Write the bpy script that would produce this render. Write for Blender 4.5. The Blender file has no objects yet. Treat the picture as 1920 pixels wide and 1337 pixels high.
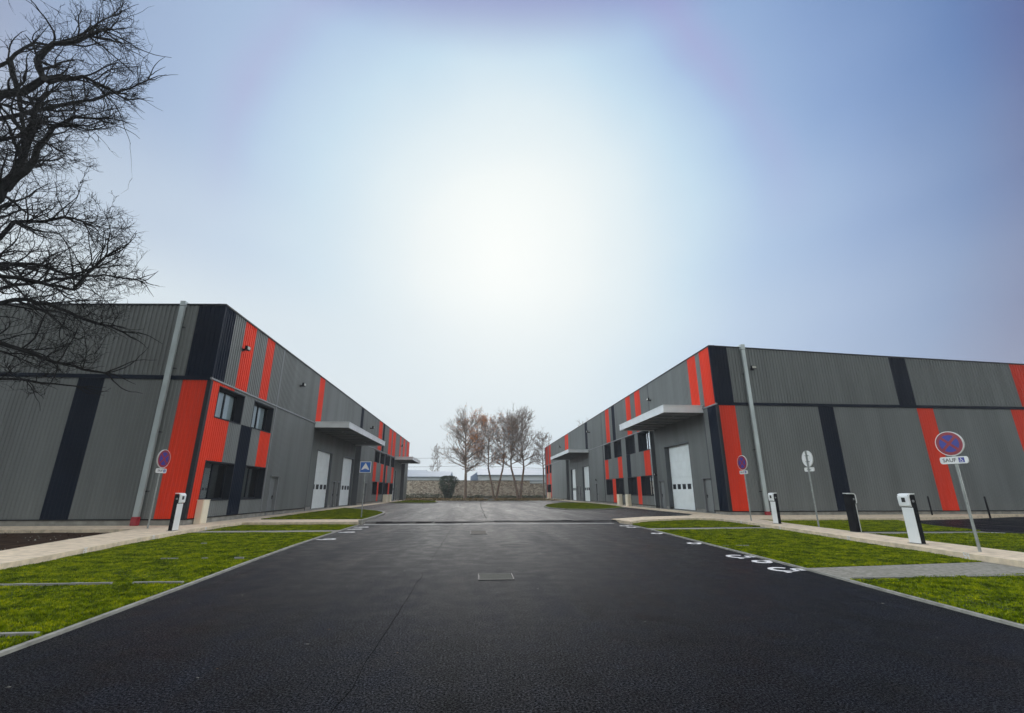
import bpy, bmesh, math, random
from mathutils import Vector, Matrix, noise
import numpy as np

R = math.radians
rnd = random.Random(7)
scene = bpy.context.scene
COL = scene.collection

# ------------------------------------------------------------------ camera
cam_d = bpy.data.cameras.new("camera")
cam = bpy.data.objects.new("camera", cam_d)
COL.objects.link(cam)
cam_d.sensor_fit = 'HORIZONTAL'
cam_d.sensor_width = 36.0
cam_d.lens = 36.0 * 850.0 / 1920.0
cam_d.clip_start = 0.1
cam_d.clip_end = 3000
cam.location = (0, 0, 1.5)
cam.rotation_euler = (R(90 + 16.606), 0, R(-4.512))
scene.camera = cam

# ------------------------------------------------------------------ world: foggy sky, bright veiled sun
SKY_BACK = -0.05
SKY_SIDE = 13.0  # gain of the sky light added beside the view
GLOW = Vector((0.04582, 0.87255, 0.48636)).normalized()
world = bpy.data.worlds.new("World")
scene.world = world
world.use_nodes = True
nt = world.node_tree
nt.nodes.clear()


def nn(t, kind, **kw):
    n = t.nodes.new(kind)
    for k, v in kw.items():
        setattr(n, k, v)
    return n


def ramp(t, stops, interp='LINEAR'):
    n = t.nodes.new('ShaderNodeValToRGB')
    cr = n.color_ramp
    cr.interpolation = interp
    while len(cr.elements) < len(stops):
        cr.elements.new(0.5)
    for e, (p, c) in zip(cr.elements, stops):
        e.position = p
        e.color = (c[0], c[1], c[2], 1) if not isinstance(c, (int, float)) else (c, c, c, 1)
    return n


def s2l(r, g, b):
    return tuple(((v / 255) / 12.92 if v / 255 <= 0.04045 else ((v / 255 + 0.055) / 1.055) ** 2.4) for v in (r, g, b))


def math_node(t, op, a=None, b=None, c=None):
    n = t.nodes.new('ShaderNodeMath')
    n.operation = op
    for i, v in enumerate((a, b, c)):
        if v is None:
            continue
        if isinstance(v, (int, float)):
            n.inputs[i].default_value = v
        else:
            t.links.new(v, n.inputs[i])
    return n.outputs[0]


tc = nn(nt, 'ShaderNodeTexCoord')
nrm = nn(nt, 'ShaderNodeVectorMath', operation='NORMALIZE')
nt.links.new(tc.outputs['Generated'], nrm.inputs[0])
dot = nn(nt, 'ShaderNodeVectorMath', operation='DOT_PRODUCT')
nt.links.new(nrm.outputs[0], dot.inputs[0])
dot.inputs[1].default_value = GLOW
ang = math_node(nt, 'ARCCOSINE', math_node(nt, 'MINIMUM', dot.outputs['Value'], 0.99999))
nz = nn(nt, 'ShaderNodeTexNoise')
nz.inputs['Scale'].default_value = 2.2
nz.inputs['Detail'].default_value = 3
nt.links.new(nrm.outputs[0], nz.inputs['Vector'])
angn = math_node(nt, 'ADD', math_node(nt, 'DIVIDE', ang, math.pi), math_node(nt, 'MULTIPLY', math_node(nt, 'SUBTRACT', nz.outputs['Fac'], 0.5), 0.045))
D = 1 / 180.0
glow = ramp(nt, [(0.0, s2l(247, 252, 251)), (10 * D, s2l(241, 249, 250)), (17 * D, s2l(226, 241, 248)), (23 * D, s2l(200, 226, 244)),
                 (29 * D, s2l(170, 198, 232)), (37 * D, s2l(141, 169, 213)), (44 * D, s2l(108, 138, 188)),
                 (50 * D, s2l(92, 102, 152)), (60 * D, s2l(92, 90, 128)), (76 * D, s2l(235, 240, 240)), (1.0, s2l(255, 255, 255))])
nt.links.new(angn, glow.inputs[0])
sep = nn(nt, 'ShaderNodeSeparateXYZ')
nt.links.new(nrm.outputs[0], sep.inputs[0])
# pale mist near the horizon, thinner towards the right
hz = ramp(nt, [(0.0, 0.97), (0.15, 0.90), (0.30, 0.68), (0.45, 0.30), (0.62, 0.0)], 'EASE')
nt.links.new(sep.outputs['Z'], hz.inputs[0])
side = math_node(nt, 'SUBTRACT', 1.0, math_node(nt, 'MULTIPLY', math_node(nt, 'MAXIMUM', sep.outputs['X'], 0.0), 0.85))
hzf = math_node(nt, 'MINIMUM', math_node(nt, 'MULTIPLY_ADD', math_node(nt, 'MAXIMUM', math_node(nt, 'MULTIPLY', sep.outputs['X'], -1.0), 0.0), 0.55, math_node(nt, 'MULTIPLY', hz.outputs[0], side)), 0.96)
mixh = nn(nt, 'ShaderNodeMix', data_type='RGBA')
nt.links.new(hzf, mixh.inputs['Factor'])
nt.links.new(glow.outputs[0], mixh.inputs['A'])
mixh.inputs['B'].default_value = (*s2l(226, 237, 243), 1)
# violet cast high up
vio = nn(nt, 'ShaderNodeMix', data_type='RGBA')
vr = ramp(nt, [(0.755, 0.0), (0.83, 0.5), (0.95, 0.0)], 'EASE')
nt.links.new(sep.outputs['Z'], vr.inputs[0])
nt.links.new(vr.outputs[0], vio.inputs['Factor'])
nt.links.new(mixh.outputs['Result'], vio.inputs['A'])
vio.inputs['B'].default_value = (*s2l(118, 92, 178), 1)
# faint pink ring with gaps
ring = ramp(nt, [(28 * D, 0.0), (31 * D, 1.0), (34 * D, 0.0), (44 * D, 0.0), (49 * D, 0.9), (54 * D, 0.0)])
nt.links.new(angn, ring.inputs[0])
nz2 = nn(nt, 'ShaderNodeTexNoise')
nz2.inputs['Scale'].default_value = 1.7
nz2.inputs['Detail'].default_value = 4
nt.links.new(nrm.outputs[0], nz2.inputs['Vector'])
gap = ramp(nt, [(0.36, 0.1), (0.62, 1.0)])
nt.links.new(nz2.outputs['Fac'], gap.inputs[0])
up_ = ramp(nt, [(0.45, 0.0), (0.7, 1.0)])
nt.links.new(sep.outputs['Z'], up_.inputs[0])
pink = nn(nt, 'ShaderNodeMix', data_type='RGBA')
nt.links.new(math_node(nt, 'MULTIPLY', math_node(nt, 'MULTIPLY', ring.outputs[0], math_node(nt, 'MULTIPLY', gap.outputs[0], up_.outputs[0])), 0.30), pink.inputs['Factor'])
nt.links.new(vio.outputs['Result'], pink.inputs['A'])
pink.inputs['B'].default_value = (*s2l(180, 140, 205), 1)
# sky light added out of view at the sides to brighten side walls
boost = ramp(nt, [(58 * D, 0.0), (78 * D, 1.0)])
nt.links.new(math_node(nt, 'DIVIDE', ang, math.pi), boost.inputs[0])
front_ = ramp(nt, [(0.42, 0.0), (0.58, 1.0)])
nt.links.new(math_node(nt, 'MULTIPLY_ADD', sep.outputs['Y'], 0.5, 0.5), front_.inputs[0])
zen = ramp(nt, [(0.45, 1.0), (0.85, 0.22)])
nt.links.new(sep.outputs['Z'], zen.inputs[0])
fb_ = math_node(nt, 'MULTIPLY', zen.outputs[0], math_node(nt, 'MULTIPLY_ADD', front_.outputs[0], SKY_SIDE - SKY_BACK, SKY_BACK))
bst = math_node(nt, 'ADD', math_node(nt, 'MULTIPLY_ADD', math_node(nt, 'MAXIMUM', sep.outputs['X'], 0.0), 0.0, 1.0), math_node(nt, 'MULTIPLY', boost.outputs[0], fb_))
sky = nn(nt, 'ShaderNodeTexSky', sky_type='NISHITA')
sky.sun_disc = False
sky.sun_elevation = R(29.1)
sky.sun_rotation = R(3.0)
sky.dust_density = 5
skys = nn(nt, 'ShaderNodeVectorMath', operation='SCALE')
skys.inputs['Scale'].default_value = 0.002
nt.links.new(sky.outputs[0], skys.inputs[0])
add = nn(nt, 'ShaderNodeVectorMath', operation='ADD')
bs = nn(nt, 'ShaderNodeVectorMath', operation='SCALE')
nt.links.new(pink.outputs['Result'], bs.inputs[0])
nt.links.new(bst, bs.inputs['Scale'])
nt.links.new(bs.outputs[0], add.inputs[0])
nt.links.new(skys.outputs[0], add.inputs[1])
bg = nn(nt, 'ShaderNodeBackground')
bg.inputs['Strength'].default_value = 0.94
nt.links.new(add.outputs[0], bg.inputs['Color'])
wo = nn(nt, 'ShaderNodeOutputWorld')
nt.links.new(bg.outputs[0], wo.inputs['Surface'])

sun_d = bpy.data.lights.new("sun", 'SUN')
sun_d.energy = 1.4
sun_d.angle = R(16)
sun_d.color = (1.0, 0.97, 0.93)
sun = bpy.data.objects.new("sun", sun_d)
COL.objects.link(sun)
sun.location = (0, 60, 60)
sun.rotation_euler = GLOW.to_track_quat('Z', 'Y').to_euler()

scene.view_settings.view_transform = 'Standard'
scene.view_settings.look = 'None'
scene.view_settings.exposure = 0.0
scene.view_settings.gamma = 1.0
scene.cycles.volume_bounces = 0
scene.cycles.max_bounces = 6

HAZE_DENSITY = 0.0008

# ------------------------------------------------------------------ materials
def mat(name, base, rough=0.6, metal=0.0, spec=0.5, var=0.0, vscale=3.0, bump=0.0, bscale=40.0, coords='Object', stretch=None, col2=None, detail=4):
    m = bpy.data.materials.new(name)
    m.use_nodes = True
    t = m.node_tree
    b = t.nodes['Principled BSDF']
    b.inputs['Roughness'].default_value = rough
    b.inputs['Metallic'].default_value = metal
    b.inputs['Specular IOR Level'].default_value = spec
    b.inputs['Base Color'].default_value = (*base, 1)
    if var > 0 or col2 or bump > 0:
        tcn = nn(t, 'ShaderNodeTexCoord')
        mp = nn(t, 'ShaderNodeMapping')
        if stretch:
            mp.inputs['Scale'].default_value = stretch
        t.links.new(tcn.outputs[coords], mp.inputs[0])
    if var > 0 or col2:
        nz = nn(t, 'ShaderNodeTexNoise')
        nz.inputs['Scale'].default_value = vscale
        nz.inputs['Detail'].default_value = detail
        t.links.new(mp.outputs[0], nz.inputs['Vector'])
        if col2:
            rp = ramp(t, [(0.35, base), (0.65, col2)])
        else:
            rp = ramp(t, [(0.3, tuple(c * (1 - var) for c in base)), (0.7, tuple(min(1, c * (1 + var)) for c in base))])
        t.links.new(nz.outputs['Fac'], rp.inputs[0])
        t.links.new(rp.outputs[0], b.inputs['Base Color'])
    if bump > 0:
        nb = nn(t, 'ShaderNodeTexNoise')
        nb.inputs['Scale'].default_value = bscale
        nb.inputs['Detail'].default_value = 5
        t.links.new(mp.outputs[0], nb.inputs['Vector'])
        bp = nn(t, 'ShaderNodeBump')
        bp.inputs['Strength'].default_value = bump
        bp.inputs['Distance'].default_value = 0.02
        t.links.new(nb.outputs['Fac'], bp.inputs['Height'])
        t.links.new(bp.outputs[0], b.inputs['Normal'])
    return m


M = {}
M['grey'] = mat('grey_cladding', (0.145, 0.158, 0.155), 0.45, 0, 0.35, 0.17, 1.1, 0.08, 3, stretch=(1, 1, 0.10), detail=8)
M['navy'] = mat('black_cladding', (0.003, 0.008, 0.020), 0.55, 0, 0.06, 0.2, 0.5)
M['red'] = mat('red_cladding', (0.70, 0.034, 0.004), 0.5, 0, 0.2, 0.14, 1.1, stretch=(1, 1, 0.10), detail=8)
M['trim'] = mat('dark_metal_trim', (0.016, 0.019, 0.024), 0.5, 0, 0.2, 0.15, 2)
M['greytrim'] = mat('grey_metal_trim', (0.20, 0.21, 0.22), 0.45, 0, 0.5, 0.1, 2)
M['surround'] = mat('grey_folded_trim', (0.085, 0.095, 0.105), 0.45, 0, 0.4, 0.1, 2)
M['zinc'] = mat('zinc_metal', (0.44, 0.49, 0.49), 0.38, 0.5, 0.5, 0.14, 2.2, 0.06, 9, stretch=(1, 1, 0.4))
M['galv'] = mat('galvanised_post', (0.30, 0.32, 0.31), 0.42, 0.6, 0.5, 0.2, 6)
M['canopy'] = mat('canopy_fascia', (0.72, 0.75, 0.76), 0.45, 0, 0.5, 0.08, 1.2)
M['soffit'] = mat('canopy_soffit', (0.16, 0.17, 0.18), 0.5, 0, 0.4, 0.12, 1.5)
M['doorwhite'] = mat('sectional_door_white', (0.82, 0.88, 0.88), 0.4, 0, 0.5, 0.05, 1.5)
M['pdoor'] = mat('grey_door_paint', (0.19, 0.205, 0.205), 0.45, 0, 0.5, 0.06, 2)
M['shoe'] = mat('red_cast_shoe', (0.33, 0.02, 0.03), 0.5, 0, 0.5, 0.25, 8)
M['white'] = mat('white_plastic', (0.78, 0.80, 0.80), 0.35, 0, 0.5, 0.04, 3)
M['black'] = mat('black_plastic', (0.006, 0.007, 0.010), 0.5, 0, 0.12, 0.2, 6)
M['frame'] = mat('window_frame', (0.008, 0.012, 0.020), 0.5, 0, 0.2, 0.2, 3)
M['curtain_or_sheen'] = mat('white_curtain_or_sheen', (0.72, 0.74, 0.74), 0.8, 0, 0.3, 0.12, 3, stretch=(6, 6, 0.5))
M['plinth'] = mat('concrete_plinth', (0.27, 0.265, 0.24), 0.85, 0, 0.3, 0.25, 3, 0.25, 30)
M['concrete'] = mat('kerb_concrete', (0.27, 0.265, 0.23), 0.85, 0, 0.3, 0.25, 6, 0.2, 40)
M['cream'] = mat('cream_cabinet', (0.80, 0.73, 0.57), 0.5, 0, 0.4, 0.06, 3)
M['roof'] = mat('roof_membrane', (0.22, 0.23, 0.24), 0.8, 0, 0.3, 0.15, 1)
M['interior'] = mat('dark_interior', (0.03, 0.03, 0.035), 0.8)
M['signred'] = mat('sign_red', (0.24, 0.006, 0.020), 0.4, 0, 0.5, 0.08, 6)
M['signblue'] = mat('sign_blue', (0.016, 0.026, 0.26), 0.4, 0, 0.5, 0.08, 6)
M['sqblue'] = mat('sign_square_blue', (0.015, 0.11, 0.42), 0.4, 0, 0.5, 0.08, 6)
M['signwhite'] = mat('sign_white', (0.72, 0.73, 0.72), 0.4, 0, 0.5, 0.05, 6)
M['litter2'] = mat('worn_edge', (0.16, 0.16, 0.16), 0.9, 0, 0.1)
M['tar'] = mat('bitumen_seal', (0.006, 0.006, 0.007), 0.95, 0, 0.02)
M['signblack'] = mat('sign_black', (0.02, 0.02, 0.02), 0.5)
M['paint'] = mat('road_paint', (0.74, 0.74, 0.74), 0.6, 0, 0.4, 0.18, 18, 0.2, 80)
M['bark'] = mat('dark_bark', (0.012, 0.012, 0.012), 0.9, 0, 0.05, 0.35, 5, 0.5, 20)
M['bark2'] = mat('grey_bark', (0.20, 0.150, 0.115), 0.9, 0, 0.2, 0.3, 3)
M['leaf_o'] = mat('autumn_leaf', (0.62, 0.24, 0.06), 0.8, 0, 0.2, 0.4, 0.8)
M['bush'] = mat('bush_leaf', (0.055, 0.080, 0.05), 0.8, 0, 0.2, 0.4, 0.8)
M['litter'] = mat('leaf_litter', (0.20, 0.12, 0.05), 0.9, 0, 0.2, 0.4, 4)
M['whroof'] = mat('far_warehouse_roof', (0.20, 0.26, 0.33), 0.6, 0, 0.3, 0.1, 0.2)
M['whwall'] = mat('far_warehouse_wall', (0.62, 0.66, 0.70), 0.6, 0, 0.3, 0.08, 0.2)
M['whdark'] = mat('far_warehouse_trim', (0.14, 0.18, 0.22), 0.6)
M['cable'] = mat('cable', (0.03, 0.03, 0.03), 0.6)
M['iron'] = mat('cast_iron', (0.025, 0.026, 0.026), 0.6, 0.0, 0.5, 0.3, 14, 0.5, 40)
M['rust'] = mat('rusty_grate', (0.040, 0.030, 0.020), 0.8, 0, 0.3, 0.5, 9, 0.5, 40)
M['slab'] = mat('drain_slab', (0.038, 0.042, 0.032), 0.8, 0, 0.3, 0.3, 12, 0.5, 60)
M['lampglass'] = mat('floodlight_glass', (0.45, 0.45, 0.40), 0.2, 0, 0.6)

# glass
g = bpy.data.materials.new('window_glass')
g.use_nodes = True
t = g.node_tree
t.nodes.clear()
out = nn(t, 'ShaderNodeOutputMaterial')
gl = nn(t, 'ShaderNodeBsdfGlossy')
gl.inputs['Roughness'].default_value = 0.02
gl.inputs['Color'].default_value = (0.9, 0.95, 1, 1)
tr = nn(t, 'ShaderNodeBsdfTransparent')
tr.inputs['Color'].default_value = (0.62, 0.68, 0.70, 1)
fr = nn(t, 'ShaderNodeFresnel')
fr.inputs['IOR'].default_value = 1.9
mx = nn(t, 'ShaderNodeMixShader')
t.links.new(fr.outputs[0], mx.inputs[0])
t.links.new(tr.outputs[0], mx.inputs[1])
t.links.new(gl.outputs[0], mx.inputs[2])
t.links.new(mx.outputs[0], out.inputs[0])
M['glass'] = g


def asphalt(name, base, wet, spec):
    m = bpy.data.materials.new(name)
    m.use_nodes = True
    t = m.node_tree
    b = t.nodes['Principled BSDF']
    tcn = nn(t, 'ShaderNodeTexCoord')
    P = tcn.outputs['Object']

    def noi(scale, detail=4, rough=0.6, vec=P):
        n = nn(t, 'ShaderNodeTexNoise')
        n.inputs['Scale'].default_value = scale
        n.inputs['Detail'].default_value = detail
        n.inputs['Roughness'].default_value = rough
        t.links.new(vec, n.inputs['Vector'])
        return n.outputs['Fac']
    fine = noi(52, 4, 0.9)
    mid = noi(2.2, 5)
    mp = nn(t, 'ShaderNodeMapping')
    mp.inputs['Scale'].default_value = (0.9, 0.10, 1)
    t.links.new(P, mp.inputs[0])
    streak = noi(1.0, 4, 0.6, mp.outputs[0])
    vor = nn(t, 'ShaderNodeTexVoronoi')
    vor.inputs['Scale'].default_value = 34
    t.links.new(P, vor.inputs['Vector'])
    r1 = ramp(t, [(0.40, tuple(c * 0.2 for c in base)), (0.50, base), (0.58, tuple(c * 4 for c in base)), (0.68, tuple(c * 14 for c in base))])
    t.links.new(fine, r1.inputs[0])
    # scattered pale stones in the binder
    rs = ramp(t, [(0.0, 1.0), (0.08, 0.6), (0.13, 0.0)])
    t.links.new(vor.outputs['Distance'], rs.inputs[0])
    r2 = ramp(t, [(0.36, 0.45), (0.5, 1.0), (0.66, 1.9)])
    t.links.new(math_node(t, 'MULTIPLY', math_node(t, 'ADD', mid, streak), 0.5), r2.inputs[0])
    mul = nn(t, 'ShaderNodeMix', data_type='RGBA', blend_type='MULTIPLY')
    mul.inputs['Factor'].default_value = 1
    t.links.new(r1.outputs[0], mul.inputs['A'])
    t.links.new(r2.outputs[0], mul.inputs['B'])
    ad = nn(t, 'ShaderNodeMix', data_type='RGBA', blend_type='ADD')
    t.links.new(math_node(t, 'MULTIPLY', rs.outputs[0], 0.16), ad.inputs['Factor'])
    t.links.new(mul.outputs['Result'], ad.inputs['A'])
    ad.inputs['B'].default_value = (0.5, 0.5, 0.48, 1)
    t.links.new(ad.outputs['Result'], b.inputs['Base Color'])
    r3 = ramp(t, [(0.38, wet - 0.12), (0.62, wet + 0.16)])
    t.links.new(math_node(t, 'MULTIPLY', math_node(t, 'ADD', mid, streak), 0.5), r3.inputs[0])
    t.links.new(r3.outputs[0], b.inputs['Roughness'])
    rsp = ramp(t, [(0.44, spec * 0.1), (0.52, spec), (0.62, min(1, spec * 7))])
    t.links.new(fine, rsp.inputs[0])
    t.links.new(rsp.outputs[0], b.inputs['Specular IOR Level'])
    bp = nn(t, 'ShaderNodeBump')
    bp.inputs['Strength'].default_value = 1.0
    bp.inputs['Distance'].default_value = 0.014
    t.links.new(fine, bp.inputs['Height'])
    bp2 = nn(t, 'ShaderNodeBump')
    bp2.inputs['Strength'].default_value = 0.25
    bp2.inputs['Distance'].default_value = 0.03
    t.links.new(mid, bp2.inputs['Height'])
    t.links.new(bp.outputs[0], bp2.inputs['Normal'])
    t.links.new(bp2.outputs[0], b.inputs['Normal'])
    return m


M['asphalt'] = asphalt('asphalt', (0.0040, 0.0048, 0.0072), 0.40, 0.018)
M['asphalt2'] = asphalt('yard_asphalt', (0.009, 0.0095, 0.0115), 0.42, 0.028)
M['beige'] = mat('beige_gravel_path', (0.64, 0.535, 0.39), 0.9, 0, 0.2, 0.22, 5, 0.4, 60, detail=10)
M['soil'] = mat('dark_soil', (0.042, 0.026, 0.016), 0.95, 0, 0.02, 0.5, 3, 1.0, 8, detail=8)
M['paver'] = mat('grass_grown_pavers', (0.17, 0.165, 0.13), 0.9, 0, 0.2, 0, 14, 0.5, 30, col2=(0.30, 0.29, 0.25), detail=8)
M['lawn'] = mat('lawn_earth', (0.030, 0.048, 0.004), 0.95, 0, 0.1, 0, 2.2, 0.8, 20, col2=(0.055, 0.085, 0.006), detail=8)
M['verge'] = mat('leafy_verge', (0.26, 0.18, 0.07), 0.95, 0, 0.1, 0, 0.6, 0.5, 5, col2=(0.16, 0.18, 0.06), detail=8)
M['ground'] = mat('ground_earth', (0.10, 0.11, 0.05), 0.95, 0, 0.1, 0.3, 0.3, 0.5, 4)


def blade_mat(name, c1, c2, c3):
    m = bpy.data.materials.new(name)
    m.use_nodes = True
    t = m.node_tree
    b = t.nodes['Principled BSDF']
    b.inputs['Roughness'].default_value = 0.6
    b.inputs['Specular IOR Level'].default_value = 0.04
    tcn = nn(t, 'ShaderNodeTexCoord')
    n1 = nn(t, 'ShaderNodeTexNoise')
    n1.inputs['Scale'].default_value = 2.6
    n1.inputs['Detail'].default_value = 6
    t.links.new(tcn.outputs['Object'], n1.inputs['Vector'])
    n2 = nn(t, 'ShaderNodeTexWhiteNoise')
    mp = nn(t, 'ShaderNodeVectorMath', operation='SNAP')
    mp.inputs[1].default_value = (0.05, 0.05, 0.5)
    t.links.new(tcn.outputs['Object'], mp.inputs[0])
    t.links.new(mp.outputs[0], n2.inputs['Vector'])
    f = math_node(t, 'ADD', math_node(t, 'MULTIPLY', n1.outputs['Fac'], 0.75), math_node(t, 'MULTIPLY', n2.outputs['Value'], 0.25))
    rp = ramp(t, [(0.34, c1), (0.52, c2), (0.72, c3)])
    t.links.new(f, rp.inputs[0])
    t.links.new(rp.outputs[0], b.inputs['Base Color'])
    return m


M['blade'] = blade_mat('grass_blades', (0.045, 0.072, 0.001), (0.165, 0.225, 0.001), (0.400, 0.420, 0.003))

# stone wall
m = bpy.data.materials.new('rubble_stone')
m.use_nodes = True
t = m.node_tree
b = t.nodes['Principled BSDF']
b.inputs['Roughness'].default_value = 0.9
tcn = nn(t, 'ShaderNodeTexCoord')
mp = nn(t, 'ShaderNodeMapping')
mp.inputs['Scale'].default_value = (1.0, 1.0, 1.6)
t.links.new(tcn.outputs['Object'], mp.inputs[0])
v = nn(t, 'ShaderNodeTexVoronoi')
v.inputs['Scale'].default_value = 2.6
t.links.new(mp.outputs[0], v.inputs['Vector'])
ve = nn(t, 'ShaderNodeTexVoronoi', feature='DISTANCE_TO_EDGE')
ve.inputs['Scale'].default_value = 2.6
t.links.new(mp.outputs[0], ve.inputs['Vector'])
sp = nn(t, 'ShaderNodeSeparateColor')
t.links.new(v.outputs['Color'], sp.inputs[0])
rp = ramp(t, [(0.0, (0.36, 0.28, 0.21)), (0.45, (0.66, 0.56, 0.45)), (1.0, (0.85, 0.78, 0.66))])
t.links.new(sp.outputs[0], rp.inputs[0])
re = ramp(t, [(0.0, 0.35), (0.08, 1.0)])
t.links.new(ve.outputs['Distance'], re.inputs[0])
mul = nn(t, 'ShaderNodeMix', data_type='RGBA', blend_type='MULTIPLY')
mul.inputs['Factor'].default_value = 1
t.links.new(rp.outputs[0], mul.inputs['A'])
t.links.new(re.outputs[0], mul.inputs['B'])
t.links.new(mul.outputs['Result'], b.inputs['Base Color'])
M['stone'] = m


# ------------------------------------------------------------------ mesh helpers
class MB:
    """collects faces in world (or local) space, builds ONE mesh object"""

    def __init__(self):
        self.v = []
        self.f = []
        self.m = []

    def quad(self, a, b, c, d, mi=0):
        i = len(self.v)
        self.v += [tuple(a), tuple(b), tuple(c), tuple(d)]
        self.f.append((i, i + 1, i + 2, i + 3))
        self.m.append(mi)

    def poly(self, pts, mi=0):
        i = len(self.v)
        self.v += [tuple(p) for p in pts]
        self.f.append(tuple(range(i, i + len(pts))))
        self.m.append(mi)

    def box(self, x0, x1, y0, y1, z0, z1, mi=0, rot=0.0, piv=None):
        c = [(x0, y0, z0), (x1, y0, z0), (x1, y1, z0), (x0, y1, z0), (x0, y0, z1), (x1, y0, z1), (x1, y1, z1), (x0, y1, z1)]
        if rot:
            px, py = piv or ((x0 + x1) / 2, (y0 + y1) / 2)
            cs, sn = math.cos(rot), math.sin(rot)
            c = [(px + (x - px) * cs - (y - py) * sn, py + (x - px) * sn + (y - py) * cs, z) for x, y, z in c]
        i = len(self.v)
        self.v += c
        for q in ((0, 3, 2, 1), (4, 5, 6, 7), (0, 1, 5, 4), (1, 2, 6, 5), (2, 3, 7, 6), (3, 0, 4, 7)):
            self.f.append(tuple(i + k for k in q))
            self.m.append(mi)

    def prism(self, pts, z0, z1, mi=0):
        """pts: plan outline, z1 top"""
        n = len(pts)
        a = sum(pts[k][0] * pts[(k + 1) % n][1] - pts[(k + 1) % n][0] * pts[k][1] for k in range(n))
        if a < 0:
            pts = pts[::-1]
        i = len(self.v)
        self.v += [(x, y, z0) for x, y in pts] + [(x, y, z1) for x, y in pts]
        self.f.append(tuple(i + n + k for k in range(n)))
        self.m.append(mi)
        for k in range(n):
            k2 = (k + 1) % n
            self.f.append((i + k, i + k2, i + n + k2, i + n + k))
            self.m.append(mi)

    def strip(self, pts, w, z0, z1, mi=0):
        """ribbon with thickness along a plan polyline"""
        L, Rr = [], []
        for k, (x, y) in enumerate(pts):
            a = pts[max(0, k - 1)]
            b = pts[min(len(pts) - 1, k + 1)]
            dx, dy = b[0] - a[0], b[1] - a[1]
            l = math.hypot(dx, dy)
            nx, ny = -dy / l * w / 2, dx / l * w / 2
            L.append((x + nx, y + ny))
            Rr.append((x - nx, y - ny))
        for k in range(len(pts) - 1):
            a, b, c, d = L[k], Rr[k], Rr[k + 1], L[k + 1]
            self.quad((*a, z1), (*b, z1), (*c, z1), (*d, z1), mi)
            self.quad((*a, z0), (*a, z1), (*d, z1), (*d, z0), mi)
            self.quad((*b, z1), (*b, z0), (*c, z0), (*c, z1), mi)
        for a, b in ((L[0], Rr[0]), (Rr[-1], L[-1])):
            self.quad((*a, z0), (*b, z0), (*b, z1), (*a, z1), mi)

    def tube(self, pts, radii, n=6, mi=0, cap=True):
        pts = [Vector(p) for p in pts]
        rings = []
        prev = None
        for k, p in enumerate(pts):
            d = (pts[min(k + 1, len(pts) - 1)] - pts[max(k - 1, 0)])
            if d.length < 1e-9:
                d = Vector((0, 0, 1))
            d.normalize()
            if prev is None:
                a = d.cross(Vector((0, 0, 1))) if abs(d.z) < 0.9 else d.cross(Vector((1, 0, 0)))
            else:
                a = prev - d * prev.dot(d)
            if a.length < 1e-6:
                a = d.orthogonal()
            a.normalize()
            prev = a
            b = d.cross(a)
            r = radii[k] if hasattr(radii, '__len__') else radii
            i = len(self.v)
            for q in range(n):
                t = 2 * math.pi * q / n
                w = p + a * (math.cos(t) * r) + b * (math.sin(t) * r)
                self.v.append((w.x, w.y, w.z))
            rings.append(i)
        for k in range(len(rings) - 1):
            i, j = rings[k], rings[k + 1]
            for q in range(n):
                q2 = (q + 1) % n
                self.f.append((i + q, i + q2, j + q2, j + q))
                self.m.append(mi)
        if cap:
            self.f.append(tuple(rings[0] + q for q in range(n))[::-1])
            self.m.append(mi)
            self.f.append(tuple(rings[-1] + q for q in range(n)))
            self.m.append(mi)

    def build(self, name, mats, parent=None, smooth=False, bevel=0.0):
        me = bpy.data.meshes.new(name)
        o3 = Vector((0, 0, 0))
        if parent is not None:
            q = parent
            while q is not None:
                o3 += q.location
                q = q.parent
        me.from_pydata([(x - o3.x, y - o3.y, z - o3.z) for x, y, z in self.v], [], self.f)
        for mm in (mats if isinstance(mats, (list, tuple)) else [mats]):
            me.materials.append(M[mm] if isinstance(mm, str) else mm)
        me.polygons.foreach_set('material_index', self.m)
        if smooth:
            me.polygons.foreach_set('use_smooth', [True] * len(self.f))
        me.update()
        o = bpy.data.objects.new(name, me)
        COL.objects.link(o)
        if parent is not None:
            o.parent = parent
        if bevel > 0:
            bm = bmesh.new()
            bm.from_mesh(me)
            bmesh.ops.remove_doubles(bm, verts=bm.verts, dist=1e-4)
            bmesh.ops.bevel(bm, geom=bm.edges, offset=bevel, segments=2, affect='EDGES', clamp_overlap=True)
            bm.to_mesh(me)
            bm.free()
        return o


def tag(o, label=None, cat=None, group=None, kind=None):
    if label:
        o['label'] = label
    if cat:
        o['category'] = cat
    if group:
        o['group'] = group
    if kind:
        o['kind'] = kind
    return o


def empty(name, loc, label, cat, group=None, rz=0.0):
    o = bpy.data.objects.new(name, None)
    COL.objects.link(o)
    o.location = loc
    o.rotation_euler = (0, 0, rz)
    o.empty_display_size = 0.3
    return tag(o, label, cat, group)


def copy_tree(o, parent=None):
    c = o.copy()
    COL.objects.link(c)
    c.parent = parent
    for ch in [x for x in o.children]:
        copy_tree(ch, c)
    return c


def struct(o):
    return tag(o, kind='structure')


# ------------------------------------------------------------------ GROUND
m_ = MB()
m_.quad((-260, -80, -0.06), (260, -80, -0.06), (260, 420, -0.06), (-260, 420, -0.06))
struct(m_.build('ground', 'ground'))

LK = [(-3.9, -10), (-4.40, 4), (-4.52, 6), (-4.74, 9), (-4.95, 11.5), (-5.15, 14.5), (-5.28, 18), (-5.33, 21), (-5.36, 23.2)]
RK = [(6.0, -10), (6.20, 4), (6.42, 7), (6.62, 9), (6.78, 11.5), (6.92, 14), (7.10, 17), (7.25, 20), (7.28, 21.6), (7.10, 23.0)]
YH = 23.35   # foot of the raised table

m_ = MB()
rows = []
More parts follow.
